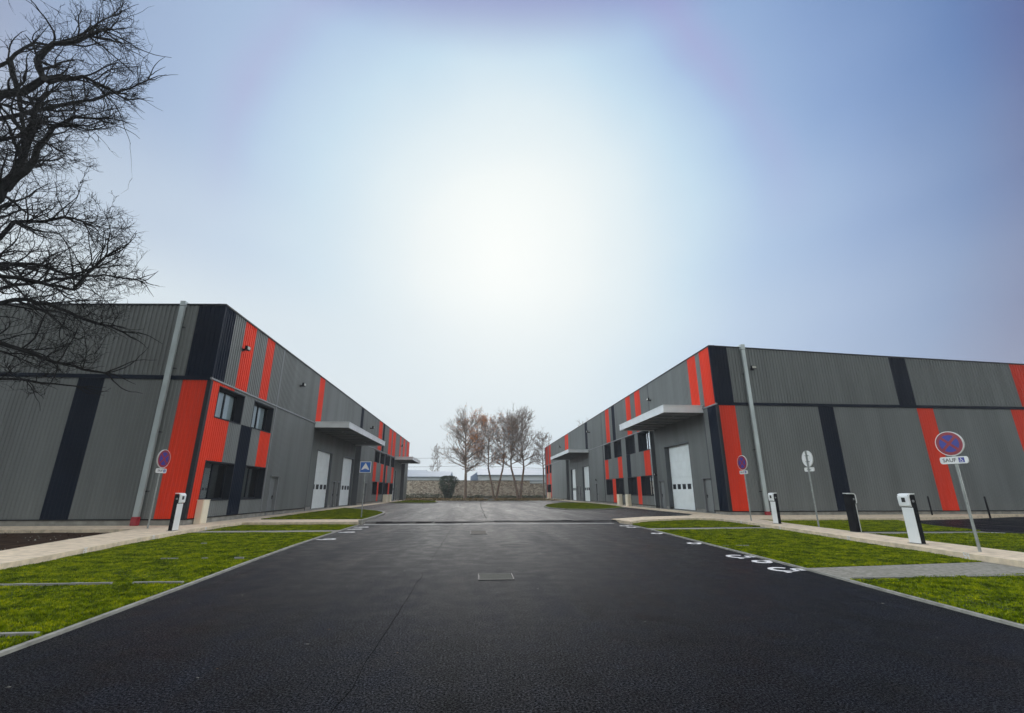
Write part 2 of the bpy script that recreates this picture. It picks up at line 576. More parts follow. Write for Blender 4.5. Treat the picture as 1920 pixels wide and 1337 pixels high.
# road as a gently uneven grid
xs = np.linspace(-5.6, 7.5, 14)
m_.poly([(-5.5, -10, 0), (7.6, -10, 0), (7.6, YH, 0), (-5.7, YH, 0)])
road = struct(m_.build('road', 'asphalt'))

# raised yard
m_ = MB()
ramp_z = 0.12
m_.quad((-5.7, YH, 0.0), (7.6, YH, 0.0), (7.6, YH + 0.55, ramp_z), (-5.7, YH + 0.55, ramp_z))
m_.poly([(-5.7, YH + 0.55, ramp_z), (7.6, YH + 0.55, ramp_z), (15.0, 26.0, ramp_z), (15.0, 76, ramp_z), (-11.6, 76, ramp_z), (-11.6, 33, ramp_z), (-5.7, 25, ramp_z)])
yard = struct(m_.build('yard', 'asphalt2'))
# construction joint: dark sealed crack + ragged sealed step
m_ = MB()
pts = []
for k in range(60):
    y = 26 + k * 0.85
    pts.append((0.62 + noise.noise(Vector((0.3, y * 0.5, 0))) * 0.12 + (0.35 if y > 48 else 0) * (y - 48) / 25, y))
for k in range(0, 56, 4):
    if rnd.random() < .7:
        m_.strip(pts[k:k + 5], rnd.uniform(.03, .07), ramp_z, ramp_z + 0.004)
pts = [(-3.5 + k * 0.5, 42.5 + noise.noise(Vector((k * 0.7, 0, 0))) * 0.35) for k in range(16)]
for k in range(0, 12, 3):
    if rnd.random() < .6:
        m_.strip(pts[k:k + 4], .07, ramp_z, ramp_z + 0.004)
m_.build('sealed_joint', 'tar', yard)
m_ = MB()
k = -5.2
while k < 6.9:
    w = rnd.uniform(0.25, 0.9)
    yy = YH + 0.30 + (0.0 if k < 0.3 else 0.10) + rnd.uniform(-0.04, 0.04)
    hh = rnd.uniform(0.04, 0.15)
    zz = (yy - YH) / 0.55 * ramp_z
    m_.quad((k, yy - hh, zz - hh * 0.218 + 0.006), (k + w, yy - hh * rnd.uniform(.6, 1), zz - hh * 0.2 + 0.006), (k + w, yy + hh, zz + hh * 0.218 + 0.006), (k, yy + hh * rnd.uniform(.6, 1), zz + hh * 0.218 + 0.006))
    k += w * rnd.choice([1.0, 1.0, 1.06, 1.0])
m_.build('tar_seam', 'tar', yard)
m_ = MB()
for x0, x1, y in ((-5.2, -3.6, YH - 0.02), (-3.55, -0.6, YH - 0.03), (-0.55, 3.2, YH - 0.02), (3.25, 6.9, YH + 0.0)):
    m_.box(x0, x1, y - 0.05, y + 0.02, 0.001, 0.012)
m_.build('edge_line', 'paint', road)
m_ = MB()
for x0, x1, y in ((-4.9, -3.9, YH + 0.56), (-0.4, 0.8, YH + 0.58), (1.0, 4.2, YH + 0.66), (4.3, 6.9, YH + 0.72)):
    m_.box(x0, x1, y, y + 0.035, ramp_z, ramp_z + 0.008)
m_.build('edge_line', 'litter2', yard)

m_ = MB()
for x0, ph, wd in ((-0.95, 0.0, 0.007),):
    y = 2.0
    while y < 22.5:
        l = rnd.uniform(0.4, 1.6)
        P_ = [(x0 + 0.06 * noise.noise(Vector((ph, (y + l * k / 4) * 1.7, 0))) + 0.02 * noise.noise(Vector((ph, (y + l * k / 4) * 9, 3))), y + l * k / 4) for k in range(5)]
        if rnd.random() < .8:
            m_.strip(P_, wd * rnd.uniform(.5, 1.3), 0.0005, 0.0035)
        y += l
m_.build('road_seam', 'tar', road)

# painted signs on the road: wheelchairs and numerals, drawn in metres
def flat_shape(mb, segs, org, xdir, z, w=0.075):
    """segs: list of polylines in a unit frame (u right, v up); xdir = world direction of u, v is turned 90 deg"""
    ux, uy = xdir
    vx, vy = -uy, ux
    for s in segs:
        pts = [(org[0] + ux * a + vx * b, org[1] + uy * a + vy * b) for a, b in s]
        mb.strip(pts, w, z, z + 0.005)


def arc(cx, cy, r, a0, a1, n=12):
    return [(cx + r * math.cos(R(a0 + (a1 - a0) * k / n)), cy + r * math.sin(R(a0 + (a1 - a0) * k / n))) for k in range(n + 1)]


CHAIR = [arc(0.36, 0.27, 0.21, 130, 395), [(0.33, 0.82), (0.34, 0.50), (0.52, 0.47), (0.64, 0.17), (0.74, 0.17)], [(0.33, 0.62), (0.52, 0.62)], arc(0.33, 0.88, 0.04, 0, 360, 8)]
SIX = [arc(0.2, 0.22, 0.16, 0, 360), arc(0.42, 0.30, 0.38, 125, 190, 8)]
m_ = MB()
for (x, y) in ((6.08, 11.75), (5.92, 9.85)):
    flat_shape(m_, CHAIR, (x, y), (0, -1), 0.004, 0.10)
m_.build('painted_wheelchair', 'paint', road)
m_ = MB()
for (x, y) in ((6.20, 10.72), (6.42, 14.45), (6.60, 17.85), (6.62, 21.8), (6.66, 20.9)):
    flat_shape(m_, SIX, (x, y), (0, -1), 0.004, 0.11)
for (x, y) in ((-4.50, 16.2), (-4.55, 18.9), (-4.62, 20.4), (-4.6, 21.5)):
    flat_shape(m_, SIX, (x, y), (0, 1), 0.004, 0.11)
m_.build('painted_numeral', 'paint', road)

# scuffs and dry leaves on the road: pale scratches
m_ = MB()
for _ in range(75):
    x, y = rnd.uniform(-4.2, 6.0), rnd.uniform(3.4, 22)
    a = rnd.uniform(-0.5, 0.5)
    l, w = rnd.uniform(0.008, 0.025), rnd.uniform(0.004, 0.010)
    m_.quad(*[(x + math.cos(a) * p * l - math.sin(a) * q * w, y + math.sin(a) * p * l + math.cos(a) * q * w, 0.004 + rnd.uniform(0, .006)) for p, q in ((-1, -1), (1, -.6), (.8, 1), (-.7, .8))], rnd.choice([0, 0, 1]))
tag(m_.build('grit', ['concrete', 'litter']), kind='stuff')

# kerb beside the road
for nm, line in (('kerb', LK), ('kerb', RK)):
    m_ = MB()
    m_.strip(line, 0.065, -0.02, 0.034)
    struct(m_.build(nm, 'concrete'))
# curved kerb where the left yard corner starts
LA = [(-5.36, 23.2), (-5.36, 25.2), (-5.45, 27.5), (-5.65, 30.5), (-6.0, 32.6), (-6.9, 35.0), (-8.3, 37.6), (-9.6, 39.6), (-11.0, 41.5)]
m_ = MB()
m_.strip(LA, 0.16, -0.02, 0.22)
struct(m_.build('kerb', 'concrete'))

# paths
PL_low = [(-6.3, -10), (-7.4, 0), (-8.9, 8.6), (-9.3, 11.2), (-10.05, 15.2), (-10.55, 19.0), (-10.6, 23.0)]
PL_up = [(-8.6, -10), (-9.6, 0), (-10.8, 10), (-11.25, 12.6), (-11.9, 15.2), (-12.75, 19.3)]
m_ = MB()
m_.prism(PL_low + [(-5.42, 23.0), (-5.42, 25.1), (-10.75, 25.3), (-11.05, 41), (-10.9, 78), (-12.19, 86), (-12.19, 21.29), (-45, 21.29), (-45, 19.42)] + PL_up[::-1], -0.02, 0.15)
pathL = struct(m_.build('path', 'beige'))
PR_low = [(9.2, -10), (10.1, 0), (10.9, 7.8), (11.07, 9.1), (11.47, 12.4), (12.05, 16.5), (12.42, 19.4), (12.75, 22.6), (12.6, 24.3), (11.9, 24.8), (10.5, 24.55), (8.3, 23.4), (7.32, 22.0)]
PR_up = [(11.2, -10), (11.9, 3), (12.72, 10.4), (13.08, 14.1), (13.41, 16.1), (14.05, 20.6), (14.6, 23.9)]
m_ = MB()
m_.prism(PR_low + [(7.1, 24.4), (9.4, 26.3), (12.6, 27.4), (13.95, 29.5), (13.9, 46), (14.0, 102), (15.39, 102), (15.39, 27.69), (60, 27.69), (60, 27.0), (33.0, 27.0), (27.3, 25.0), (22.2, 23.8), (15.6, 23.8)] + PR_up[::-1], -0.02, 0.152)
pathR = struct(m_.build('path', 'beige'))

# numbers on the path edges (white paint digits on the kerb face)
SEG = {'0': 'abcdef', '1': 'bc', '2': 'abged', '3': 'abgcd', '4': 'fgbc', '5': 'afgcd', '6': 'afgedc', '8': 'abcdefg', '9': 'abcdfg', '7': 'abc'}
def kerb_number(txt, p, d, parent, sz=0.11):
    mb = MB()
    dx, dy = d
    x = -sz * 0.62 * len(txt) / 2
    nx, ny = dy, -dx
    for ch in txt:
        w, h, s = sz * 0.5, sz, sz * 0.16
        segs = {'a': (0, h - s, w, h), 'b': (w - s, h / 2, w, h), 'c': (w - s, 0, w, h / 2), 'd': (0, 0, w, s), 'e': (0, 0, s, h / 2), 'f': (0, h / 2, s, h), 'g': (0, h / 2 - s / 2, w, h / 2 + s / 2)}
        for q in SEG[ch]:
            a0, b0, a1, b1 = segs[q]
            o = 0.006
            P = [(p[0] + dx * (x + a) + nx * o, p[1] + dy * (x + a) + ny * o, 0.035 + b) for a, b in ((a0, b0), (a1, b0), (a1, b1), (a0, b1))]
            mb.quad(*P)
        x += sz * 0.62
    mb.build('painted_number', 'paint', parent)


def on_line(line, y):
    for (x0, y0), (x1, y1) in zip(line, line[1:]):
        if y0 <= y <= y1:
            f = (y - y0) / (y1 - y0)
            l = math.hypot(x1 - x0, y1 - y0)
            return (x0 + (x1 - x0) * f, y), ((x1 - x0) / l, (y1 - y0) / l)


for y, tx in ((10.35, '54'), (14.4, '50'), (18.6, '48'), (22.0, '46')):
    p, d = on_line(PR_low, y)
    kerb_number(tx, p, (-d[0], -d[1]), pathR, 0.13)
for y, tx in ((13.0, '26'), (16.4, '28'), (20.0, '30')):
    p, d = on_line(PL_low, y)
    kerb_number(tx, p, d, pathL, 0.13)

# soil bed left, lawns, paver strips
m_ = MB()
nx_, ny_ = 60, 36
grid = {}
for i in range(nx_ + 1):
    for j in range(ny_ + 1):
        y = -8 + 27.4 * j / ny_
        xe = np.interp(y, [p[1] for p in PL_up], [p[0] for p in PL_up])
        x = xe - (xe + 45) * (i / nx_) ** 1.6
        z = 0.055 + 0.05 * noise.noise(Vector((x * 1.7, y * 1.7, 0))) + 0.03 * noise.noise(Vector((x * 6, y * 6, 2)))
        if i == 0 or j == ny_:
            z = 0.03
        grid[i, j] = (x, y, z)
for i in range(nx_):
    for j in range(ny_):
        m_.quad(grid[i, j], grid[i + 1, j], grid[i + 1, j + 1], grid[i, j + 1])
struct(m_.build('soil_bed', 'soil', smooth=True))


def lawn(name, pts, z):
    mb = MB()
    mb.prism(pts, -0.03, z)
    return struct(mb.build(name, 'lawn'))


LAWNS = []
def ix(line, y):
    return float(np.interp(y, [p[1] for p in line], [p[0] for p in line]))


e = 0.03
LC = [(ix(LK, y) - 0.045, y) for y in (-9, 0, 4, 6, 9, 11.5, 14.5, 18.8)] + [(ix(PL_low, y) + e, y) for y in (18.8, 15.2, 11.2, 8.6, 0, -9)]
LB = [(ix(LK, 19.75) - 0.045, 19.75), (ix(LK, 22.95) - 0.045, 22.95), (-10.57, 22.95), (-10.55, 19.75)]
LAw = [(-5.46, 25.15), (-5.53, 27.5), (-5.73, 30.5), (-6.08, 32.6), (-6.98, 35.0), (-8.38, 37.6), (-9.7, 39.6), (-11.0, 41.2), (-10.78, 25.35)]
RC_ = [(ix(RK, y) + 0.045, y) for y in (-9, 0, 4, 7, 8.25)] + [(ix(PR_low, y) - e, y) for y in (8.45, 7.8, 0, -9)]
RB_ = [(ix(RK, y) + 0.045, y) for y in (9.45, 11.5, 14, 17, 18.9)] + [(ix(PR_low[:8], y) - e, y) for y in (19.2, 16.5, 12.4, 9.95)]
RA_ = [(ix(RK, 19.75) + 0.045, 19.75), (7.30, 21.6), (7.40, 22.05), (8.3, 23.32), (10.5, 24.47), (11.9, 24.72), (12.5, 24.2), (12.68, 22.6), (12.42, 20.1)]
R2 = [(13.75, 17.4), (14.07, 20.6), (14.65, 23.8), (22.3, 23.72), (21.0, 21.5), (20.0, 19.0), (19.5, 17.2)]
R3 = [(11.22, -9), (11.95, 3), (12.75, 10.4), (13.1, 14.1), (13.45, 16.2), (18.9, 16.2), (22.0, 14.4), (30, 11.5), (60, 6.0), (60, -9)]
for nm, P, z in (('lawn', LC, .03), ('lawn', LB, .03), ('lawn', LAw, .17), ('lawn', RC_, .03), ('lawn', RB_, .03), ('lawn', RA_, .05), ('lawn', R2, .06), ('lawn', R3, .06)):
    lawn(nm, P, z)
    LAWNS.append((P, z))
isl_R = [(7.6, 50.0), (6.5, 44.0), (6.4, 40.2), (7.2, 37.6), (8.6, 36.6), (10.2, 37.0), (12.8, 40.0), (13.75, 45.0), (13.8, 58), (10.8, 59)]
isl_L = [(-4.9, 64.0), (-5.0, 60.2), (-6.2, 58.6), (-10.6, 60.5), (-10.7, 75.5), (-8, 75.5), (-5.8, 70)]
for P in (isl_R, isl_L):
    mb = MB()
    mb.strip(P + [P[0]], 0.16, 0.1, 0.215)
    k_ = struct(mb.build('kerb', 'concrete'))
    mb = MB()
    mb.prism(P, 0.1, 0.19)
    struct(mb.build('lawn', 'lawn'))
    LAWNS.append((P, 0.19))
for P in ([(ix(LK, 18.85) - .045, 18.83), (ix(LK, 19.7) - .045, 19.72), (-10.56, 19.72), (-10.53, 18.83)],
          [(ix(RK, 8.3) + .045, 8.28), (ix(RK, 9.4) + .045, 9.42), (11.14, 9.9), (10.97, 8.5)],
          [(ix(RK, 18.95) + .045, 18.93), (ix(RK, 19.7) + .045, 19.72), (12.43, 20.05), (12.38, 19.25)],
          [(13.5, 16.25), (13.72, 17.35), (19.5, 17.15), (19.0, 16.22)]):
    mb = MB()
    mb.prism(P, -0.03, 0.034)
    struct(mb.build('paving_strip', 'paver'))
mb = MB()
mb.prism([(19.5, 16.3), (20.1, 19.0), (21.1, 21.4), (22.4, 23.75), (27.3, 24.95), (33, 26.9), (60, 26.9), (60, 6.1), (30, 11.6), (22.0, 14.5), (19.0, 16.25)], -0.03, 0.02)
lot = struct(mb.build('parking_lot', 'asphalt'))
mb = MB()
mb.strip([(20.5, 20.5), (19.75, 18.5), (19.45, 17.6)], 0.09, 0.02, 0.027)
mb.strip([(19.2, 17.1), (19.75, 16.55)], 0.12, 0.02, 0.027)
mb.build('painted_line', 'paint', lot)
# bay divider strips in the grass
mb = MB()
for y in (5.86, 8.74, 11.70, 14.95):
    x = ix(LK, y) - 0.1
    while x > ix(PL_low, y) + 0.3:
        w = rnd.uniform(0.12, 0.22)
        if rnd.random() < (0.93 if y < 9.5 else 0.14) and not (y > 5.8 and y < 6 and rnd.random() < .4):
            mb.box(x - w, x, y - 0.025, y + 0.025, 0.0, 0.062 + rnd.uniform(0, .006))
        x -= w + 0.01
struct(mb.build('bay_divider', 'plinth'))
mb = MB()
for y in (13.2,):
    x = ix(RK, y) + 0.1
    for k in range(14):
        if rnd.random() < 0.4:
            mb.box(x, x + 0.16, y - 0.02, y + 0.02, 0, 0.058)
        x += 0.2
x0 = ix(RK, 8.3) + .1
for k in range(20):
    if rnd.random() < 0.75:
        mb.box(x0 + k * .2, x0 + k * .2 + .17, 8.22, 8.27, 0, .06)
struct(mb.build('bay_divider', 'plinth'))

mb = MB()
mb.poly([(-60, 76, 0.1), (60, 76, 0.1), (60, 112, 0.1), (-60, 112, 0.1)])
verge = struct(mb.build('verge', 'verge'))


# grass as one stuff object
def in_poly(x, y, P):
    c = False
    j = len(P) - 1
    for i in range(len(P)):
        if (P[i][1] > y) != (P[j][1] > y) and x < (P[j][0] - P[i][0]) * (y - P[i][1]) / (P[j][1] - P[i][1]) + P[i][0]:
            c = not c
        j = i
    return c


rg = np.random.default_rng(3)
V, F = [], []
for P, z in LAWNS:
    P = np.array(P)
    x0, y0 = P.min(0)
    x1, y1 = P.max(0)
    y0 = max(y0, 3.0)
    x1 = min(x1, 34)
    area = (x1 - x0) * (y1 - y0)
    n = int(min(area * 4800, 480000))
    xs = rg.uniform(x0, x1, n)
    # denser near the camera
    ys = y0 + (y1 - y0) * rg.uniform(0, 1, n) ** 1.25
    ins = np.zeros(n, bool)
    j = len(P) - 1
    for i in range(len(P)):
        cnd = (P[i][1] > ys) != (P[j][1] > ys)
        with np.errstate(divide='ignore', invalid='ignore'):
            xx = (P[j][0] - P[i][0]) * (ys - P[i][1]) / (P[j][1] - P[i][1]) + P[i][0]
        ins ^= cnd & (xs < xx)
        j = i
    xs, ys = xs[ins], ys[ins]
    vis = np.abs((xs - 0) / np.maximum(ys, 0.5) - 0.08) < 1.35
    xs, ys = xs[vis], ys[vis]
    # clumps and thin spots
    dens = 0.5 + 0.5 * np.sin(xs * 2.3 + 1.7 * np.sin(ys * 1.3)) * np.sin(ys * 1.9 + 2.1 * np.sin(xs * 0.9 + 1)) + 0.25 * np.sin(xs * 9 + ys * 5) * np.sin(ys * 8 - xs * 4)
    patch = np.sin(xs * 4.1 + 2.3 * np.sin(ys * 3.1 + 0.5)) * np.sin(ys * 4.7 + 1.9 * np.sin(xs * 3.7 + 2.0)) + 0.5 * np.sin(xs * 17 + ys * 6) * np.sin(ys * 19 - xs * 8)
    keep = (rg.uniform(0, 1, len(xs)) < np.clip(0.50 + dens * 0.6, 0.3, 1)) & ((patch < 0.95) | (rg.uniform(0, 1, len(xs)) < 0.25))
    xs, ys, dens = xs[keep], ys[keep], dens[keep]
    n = len(xs)
    dist = np.hypot(xs, ys)
    h = (0.010 + 0.024 * rg.uniform(0, 1, n)) * (0.6 + 0.7 * np.clip(dens, 0, 1))
    w = 0.004 + 0.0008 * dist
    a = rg.uniform(0, 2 * np.pi, n)
    lean = rg.uniform(0.0, 0.9, n) * h
    la = rg.uniform(0, 2 * np.pi, n)
    v0 = np.stack([xs - np.cos(a) * w, ys - np.sin(a) * w, np.full(n, z)], 1)
    v1 = np.stack([xs + np.cos(a) * w, ys + np.sin(a) * w, np.full(n, z)], 1)
    v2 = np.stack([xs + np.cos(la) * lean, ys + np.sin(la) * lean, z + h], 1)
    base = sum(len(q) for q in V)
    V.append(np.stack([v0, v1, v2], 1).reshape(-1, 3))
    F.append(np.arange(base, base + 3 * n))
V = np.concatenate(V)
F = np.concatenate(F)
me = bpy.data.meshes.new('grass')
me.vertices.add(len(V))
me.vertices.foreach_set('co', V.astype(np.float32).ravel())
me.loops.add(len(F))
me.loops.foreach_set('vertex_index', F.astype(np.int32))
nf = len(F) // 3
me.polygons.add(nf)
me.polygons.foreach_set('loop_start', np.arange(0, 3 * nf, 3, dtype=np.int32))
me.polygons.foreach_set('loop_total', np.full(nf, 3, dtype=np.int32))
me.materials.append(M['blade'])
me.update(calc_edges=True)
gr = bpy.data.objects.new('grass', me)
COL.objects.link(gr)
tag(gr, kind='stuff')

# pebbles and clods in the soil bed and leaf litter on the verge
mb = MB()
for _ in range(900):
    x, y = rnd.uniform(-24, -10.9), rnd.uniform(9.5, 19.3)
    if x > ix(PL_up, y) - 0.05:
        continue
    s = rnd.uniform(0.012, 0.05) * (1 if rnd.random() < .95 else 2)
    c = Vector((x, y, 0.08 + rnd.uniform(-.01, .03)))
    P = [c + Vector((rnd.uniform(-s, s), rnd.uniform(-s, s), rnd.uniform(-s, s) * .6)) for _ in range(4)]
    mi = 0 if rnd.random() < 0.75 else 1
    mb.poly([P[0], P[1], P[2]], mi); mb.poly([P[0], P[2], P[3]], mi); mb.poly([P[1], P[3], P[2]], mi); mb.poly([P[0], P[3], P[1]], mi)
tag(mb.build('pebbles', ['soil', 'concrete']), kind='stuff')
mb = MB()
for _ in range(6000):
    x, y = rnd.uniform(-16, 18), 76 + 33 * rnd.random() ** 1.2
    s = rnd.uniform(0.05, 0.16)
    a = rnd.uniform(0, 6.28)
    mb.poly([(x + s * math.cos(a), y + s * math.sin(a), .12), (x + s * math.cos(a + 2), y + s * math.sin(a + 2), .13), (x + s * math.cos(a + 4), y + s * math.sin(a + 4), .12 + s)], 0 if rnd.random() < .75 else 1)
tag(mb.build('leaf_litter', ['litter', 'lawn']), kind='stuff')

# ------------------------------------------------------------------ BUILDINGS
def corr(pitch, depth):
    return (pitch, depth, [(0.0, 0.0), (0.30, 0.0), (0.42, 1.0), (0.80, 1.0), (0.92, 0.0)])


UP = corr(0.20, 0.044)
LO = corr(0.166, 0.020)


def prof(u, pr):
    p, d, pts = pr
    f = (u / p) % 1.0
    pts = pts + [(1.0, 0.0)]
    for (a, x), (b, y) in zip(pts, pts[1:]):
        if a <= f <= b:
            return d * (x + (y - x) * (f - a) / (b - a) if b > a else x)
    return 0.0


def facade(pt, rects, parent, pr, ztop=None, name='cladding_panel'):
    """rects painted in order, last wins: (u0,u1,z0,z1,colour) colour None = opening. One mesh per coloured rect."""
    us = sorted({round(r[0], 3) for r in rects} | {round(r[1], 3) for r in rects})
    zs = sorted({round(r[2], 3) for r in rects} | {round(r[3], 3) for r in rects})
    own = {}
    for i in range(len(us) - 1):
        for j in range(len(zs) - 1):
            uc, zc = (us[i] + us[i + 1]) / 2, (zs[j] + zs[j + 1]) / 2
            for k, r in enumerate(rects):
                if r[0] <= uc <= r[1] and r[2] <= zc <= r[3]:
                    own[i, j] = k
    p = pr[0]
    comps = []
    left = dict(own)
    while left:
        c0, k0 = left.popitem()
        comp, st = {c0}, [c0]
        while st:
            a, b = st.pop()
            for q in ((a + 1, b), (a - 1, b), (a, b + 1), (a, b - 1)):
                if left.get(q) == k0:
                    del left[q]
                    comp.add(q)
                    st.append(q)
        if rects[k0][4] is not None:
            comps.append((k0, comp))
    comps.sort(key=lambda q: (q[0], min(q[1])))
    for k, comp in comps:
        r = rects[k]
        mb = MB()
        for i in range(len(us) - 1):
            j = 0
            while j < len(zs) - 1:
                if (i, j) not in comp:
                    j += 1
                    continue
                j2 = j
                while j2 < len(zs) - 1 and (i, j2) in comp:
                    j2 += 1
                u0, u1 = us[i], us[i + 1]
                br = [u0]
                c = math.floor(u0 / p) * p
                while c < u1:
                    for a, _ in pr[2]:
                        q = c + a * p
                        if u0 + 1e-4 < q < u1 - 1e-4:
                            br.append(q)
                    c += p
                br.append(u1)
                for a, b in zip(br, br[1:]):
                    oa, ob = prof(a + 1e-6, pr), prof(b - 1e-6, pr)
                    za, zb = zs[j], zs[j2]
                    t0 = ztop(a) if (ztop and j2 == len(zs) - 1) else zb
                    t1 = ztop(b) if (ztop and j2 == len(zs) - 1) else zb
                    mb.quad(pt(a, za, oa), pt(b, za, ob), pt(b, t1, ob), pt(a, t0, oa))
                j = j2
        o = mb.build(name, r[4], parent)
        if r[4] == 'red':
            o['label'] = 'red ribbed panel'
        elif r[4] == 'navy':
            o['label'] = 'black ribbed panel'


def pbox(mb, pt, u0, u1, z0, z1, o0, o1, mi=0):
    """box on a wall frame, from offset o0 to o1 outward"""
    c = [pt(u, z, o) for o in (o0, o1) for z in (z0, z1) for u in (u0, u1)]
    for q in ((0, 1, 3, 2), (4, 6, 7, 5), (0, 4, 5, 1), (2, 3, 7, 6), (0, 2, 6, 4), (1, 5, 7, 3)):
        mb.quad(*[c[k] for k in q], mi)


def lining(mb, pt, u0, u1, z0, z1, depth, th=0.05, mi=0, out=0.03):
    pbox(mb, pt, u0 - th, u0, z0 - th, z1 + th, -depth, out, mi)
    pbox(mb, pt, u1, u1 + th, z0 - th, z1 + th, -depth, out, mi)
    pbox(mb, pt, u0, u1, z1, z1 + th, -depth, out, mi)
    pbox(mb, pt, u0, u1, z0 - th, z0, -depth, out + 0.02, mi)


def window(pt, u0, u1, z0, z1, parent, depth=0.38, panes=2, curtain_or_sheen=None, mull=0.06, split=None):
    mb = MB()
    lining(mb, pt, u0, u1, z0, z1, depth + 0.06, 0.05)
    w = mb.build('window', 'frame', parent)
    fb = MB()
    d = -depth
    f = 0.06
    pbox(fb, pt, u0, u0 + f, z0, z1, d, d + 0.06)
    pbox(fb, pt, u1 - f, u1, z0, z1, d, d + 0.06)
    pbox(fb, pt, u0 + f, u1 - f, z0, z0 + f, d, d + 0.06)
    pbox(fb, pt, u0 + f, u1 - f, z1 - f, z1, d, d + 0.06)
    cuts = [u0 + f + (u1 - u0 - 2 * f) * k / panes for k in range(panes + 1)]
    for c in cuts[1:-1]:
        pbox(fb, pt, c - mull, c + mull, z0 + f, z1 - f, d, d + 0.055)
    fb.build('window_frame', 'frame', w)
    for a, b in zip(cuts, cuts[1:]):
        gb = MB()
        gb.quad(pt(a, z0 + f, d + 0.02), pt(b, z0 + f, d + 0.02), pt(b, z1 - f, d + 0.02), pt(a, z1 - f, d + 0.02))
        gb.build('pane', 'glass', w)
    if curtain_or_sheen:
        a, b = curtain_or_sheen
        cb = MB()
        n = max(4, int((b - a) / 0.07))
        for k in range(n):
            ua, ub = a + (b - a) * k / n, a + (b - a) * (k + 1) / n
            oa, ob = d - 0.12 + 0.03 * (k % 2), d - 0.12 + 0.03 * ((k + 1) % 2)
            cb.quad(pt(ua, z0 + 0.1, oa), pt(ub, z0 + 0.1, ob), pt(ub, z1 - 0.05, ob), pt(ua, z1 - 0.05, oa))
        cb.build('curtain_or_sheen', 'curtain_or_sheen', w)
    return w


def loading_door(pt, u0, u1, z0, z1, parent, depth=0.25, nwin=4):
    mb = MB()
    d = -depth
    hp = (z1 - z0) / 8.0
    for k in range(8):
        a, b = z0 + k * hp, z0 + (k + 1) * hp
        pbox(mb, pt, u0, u1, a + 0.008, b - 0.008, d, d + 0.04)
    pbox(mb, pt, u0, u1, z0, z1, d - 0.03, d - 0.002)
    # small micro ribs
    o = mb.build('loading_door', ['doorwhite'], parent)
    lb = MB()
    pbox(lb, pt, u0 - 0.07, u0, z0, z1, d, 0.03)
    pbox(lb, pt, u1, u1 + 0.07, z0, z1, d, 0.03)
    pbox(lb, pt, u0 - 0.07, u1 + 0.07, z1, z1 + 0.10, d, 0.035)
    lb.build('door_surround', 'surround', o)
    zw = 1.88
    wv = (u1 - u0) / nwin
    for k in range(nwin):
        c = u0 + wv * (k + 0.5)
        wb = MB()
        pbox(wb, pt, c - wv * 0.31, c + wv * 0.31, zw - 0.19, zw + 0.19, d + 0.02, d + 0.055)
        wb.build('door_window', 'frame', o)
    return o


def person_door(pt, u0, u1, z0, z1, parent, depth=0.16, handle_at=0.85):
    mb = MB()
    pbox(mb, pt, u0 + 0.05, u1 - 0.05, z0, z1 - 0.05, -depth - 0.05, -depth)
    pbox(mb, pt, u0 + 0.16, u1 - 0.16, z0 + 0.16, z1 - 0.2, -depth, -depth + 0.006)
    d = mb.build('door', 'pdoor', parent)
    lb = MB()
    pbox(lb, pt, u0, u0 + 0.05, z0, z1, -depth - 0.06, 0.035)
    pbox(lb, pt, u1 - 0.05, u1, z0, z1, -depth - 0.06, 0.035)
    pbox(lb, pt, u0 + 0.05, u1 - 0.05, z1 - 0.05, z1, -depth - 0.06, 0.035)
    pbox(lb, pt, u0 - 0.05, u1 + 0.05, z1, z1 + 0.03, 0.0, 0.10)
    lb.build('door_frame', 'greytrim', d)
    hb = MB()
    u = u0 + (u1 - u0) * handle_at
    pbox(hb, pt, u - 0.03, u + 0.03, z0 + 0.90, z0 + 1.12, -depth, -depth + 0.03)
    pbox(hb, pt, u - 0.14, u + 0.02, z0 + 1.02, z0 + 1.05, -depth + 0.03, -depth + 0.07)
    hb.build('handle', 'black', d)
    return d


def floodlight(pt, u, z, parent, s=1.0, tilt=0.3):
    mb = MB()
    pbox(mb, pt, u - 0.03 * s, u + 0.03 * s, z - 0.04 * s, z + 0.04 * s, 0.0, 0.30 * s)
    pbox(mb, pt, u - 0.10 * s, u + 0.10 * s, z - 0.07 * s, z + 0.07 * s, 0.03, 0.06)
    pbox(mb, pt, u - 0.16 * s, u + 0.16 * s, z - 0.02 * s, z + 0.19 * s, 0.22 * s, 0.34 * s)
    o = mb.build('floodlight', 'black', parent)
    gb = MB()
    pbox(gb, pt, u - 0.13 * s, u + 0.13 * s, z + 0.01 * s, z + 0.16 * s, 0.34 * s, 0.36 * s)
    gb.build('floodlight_glass', 'lampglass', o)


def canopy(pt, u0, u1, z0, z1, proj, parent, base=0.0):
    mb = MB()
    f = 0.03
    # fascia on three sides
    pbox(mb, pt, u0, u1, z0, z1, proj - 0.05, proj)
    pbox(mb, pt, u0, u0 + 0.05, z0, z1, base, proj - 0.05)
    pbox(mb, pt, u1 - 0.05, u1, z0, z1, base, proj - 0.05)
    pbox(mb, pt, u0 - f, u1 + f, z1, z1 + 0.05, base, proj + f)
    o = mb.build('canopy', 'canopy', parent)
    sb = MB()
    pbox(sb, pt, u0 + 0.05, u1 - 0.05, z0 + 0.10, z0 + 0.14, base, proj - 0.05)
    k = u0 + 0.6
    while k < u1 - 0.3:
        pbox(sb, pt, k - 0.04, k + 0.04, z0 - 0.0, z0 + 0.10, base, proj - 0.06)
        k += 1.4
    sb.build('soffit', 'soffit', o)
    lb = MB()
    n = 2
    for k in range(n):
        c = u0 + (u1 - u0) * (k + 0.5) / n
        pbox(lb, pt, c - 0.6, c + 0.6, z0 + 0.02, z0 + 0.09, proj * 0.45, proj * 0.45 + 0.1)
    lb.build('tube_light', 'greytrim', o)
    return o


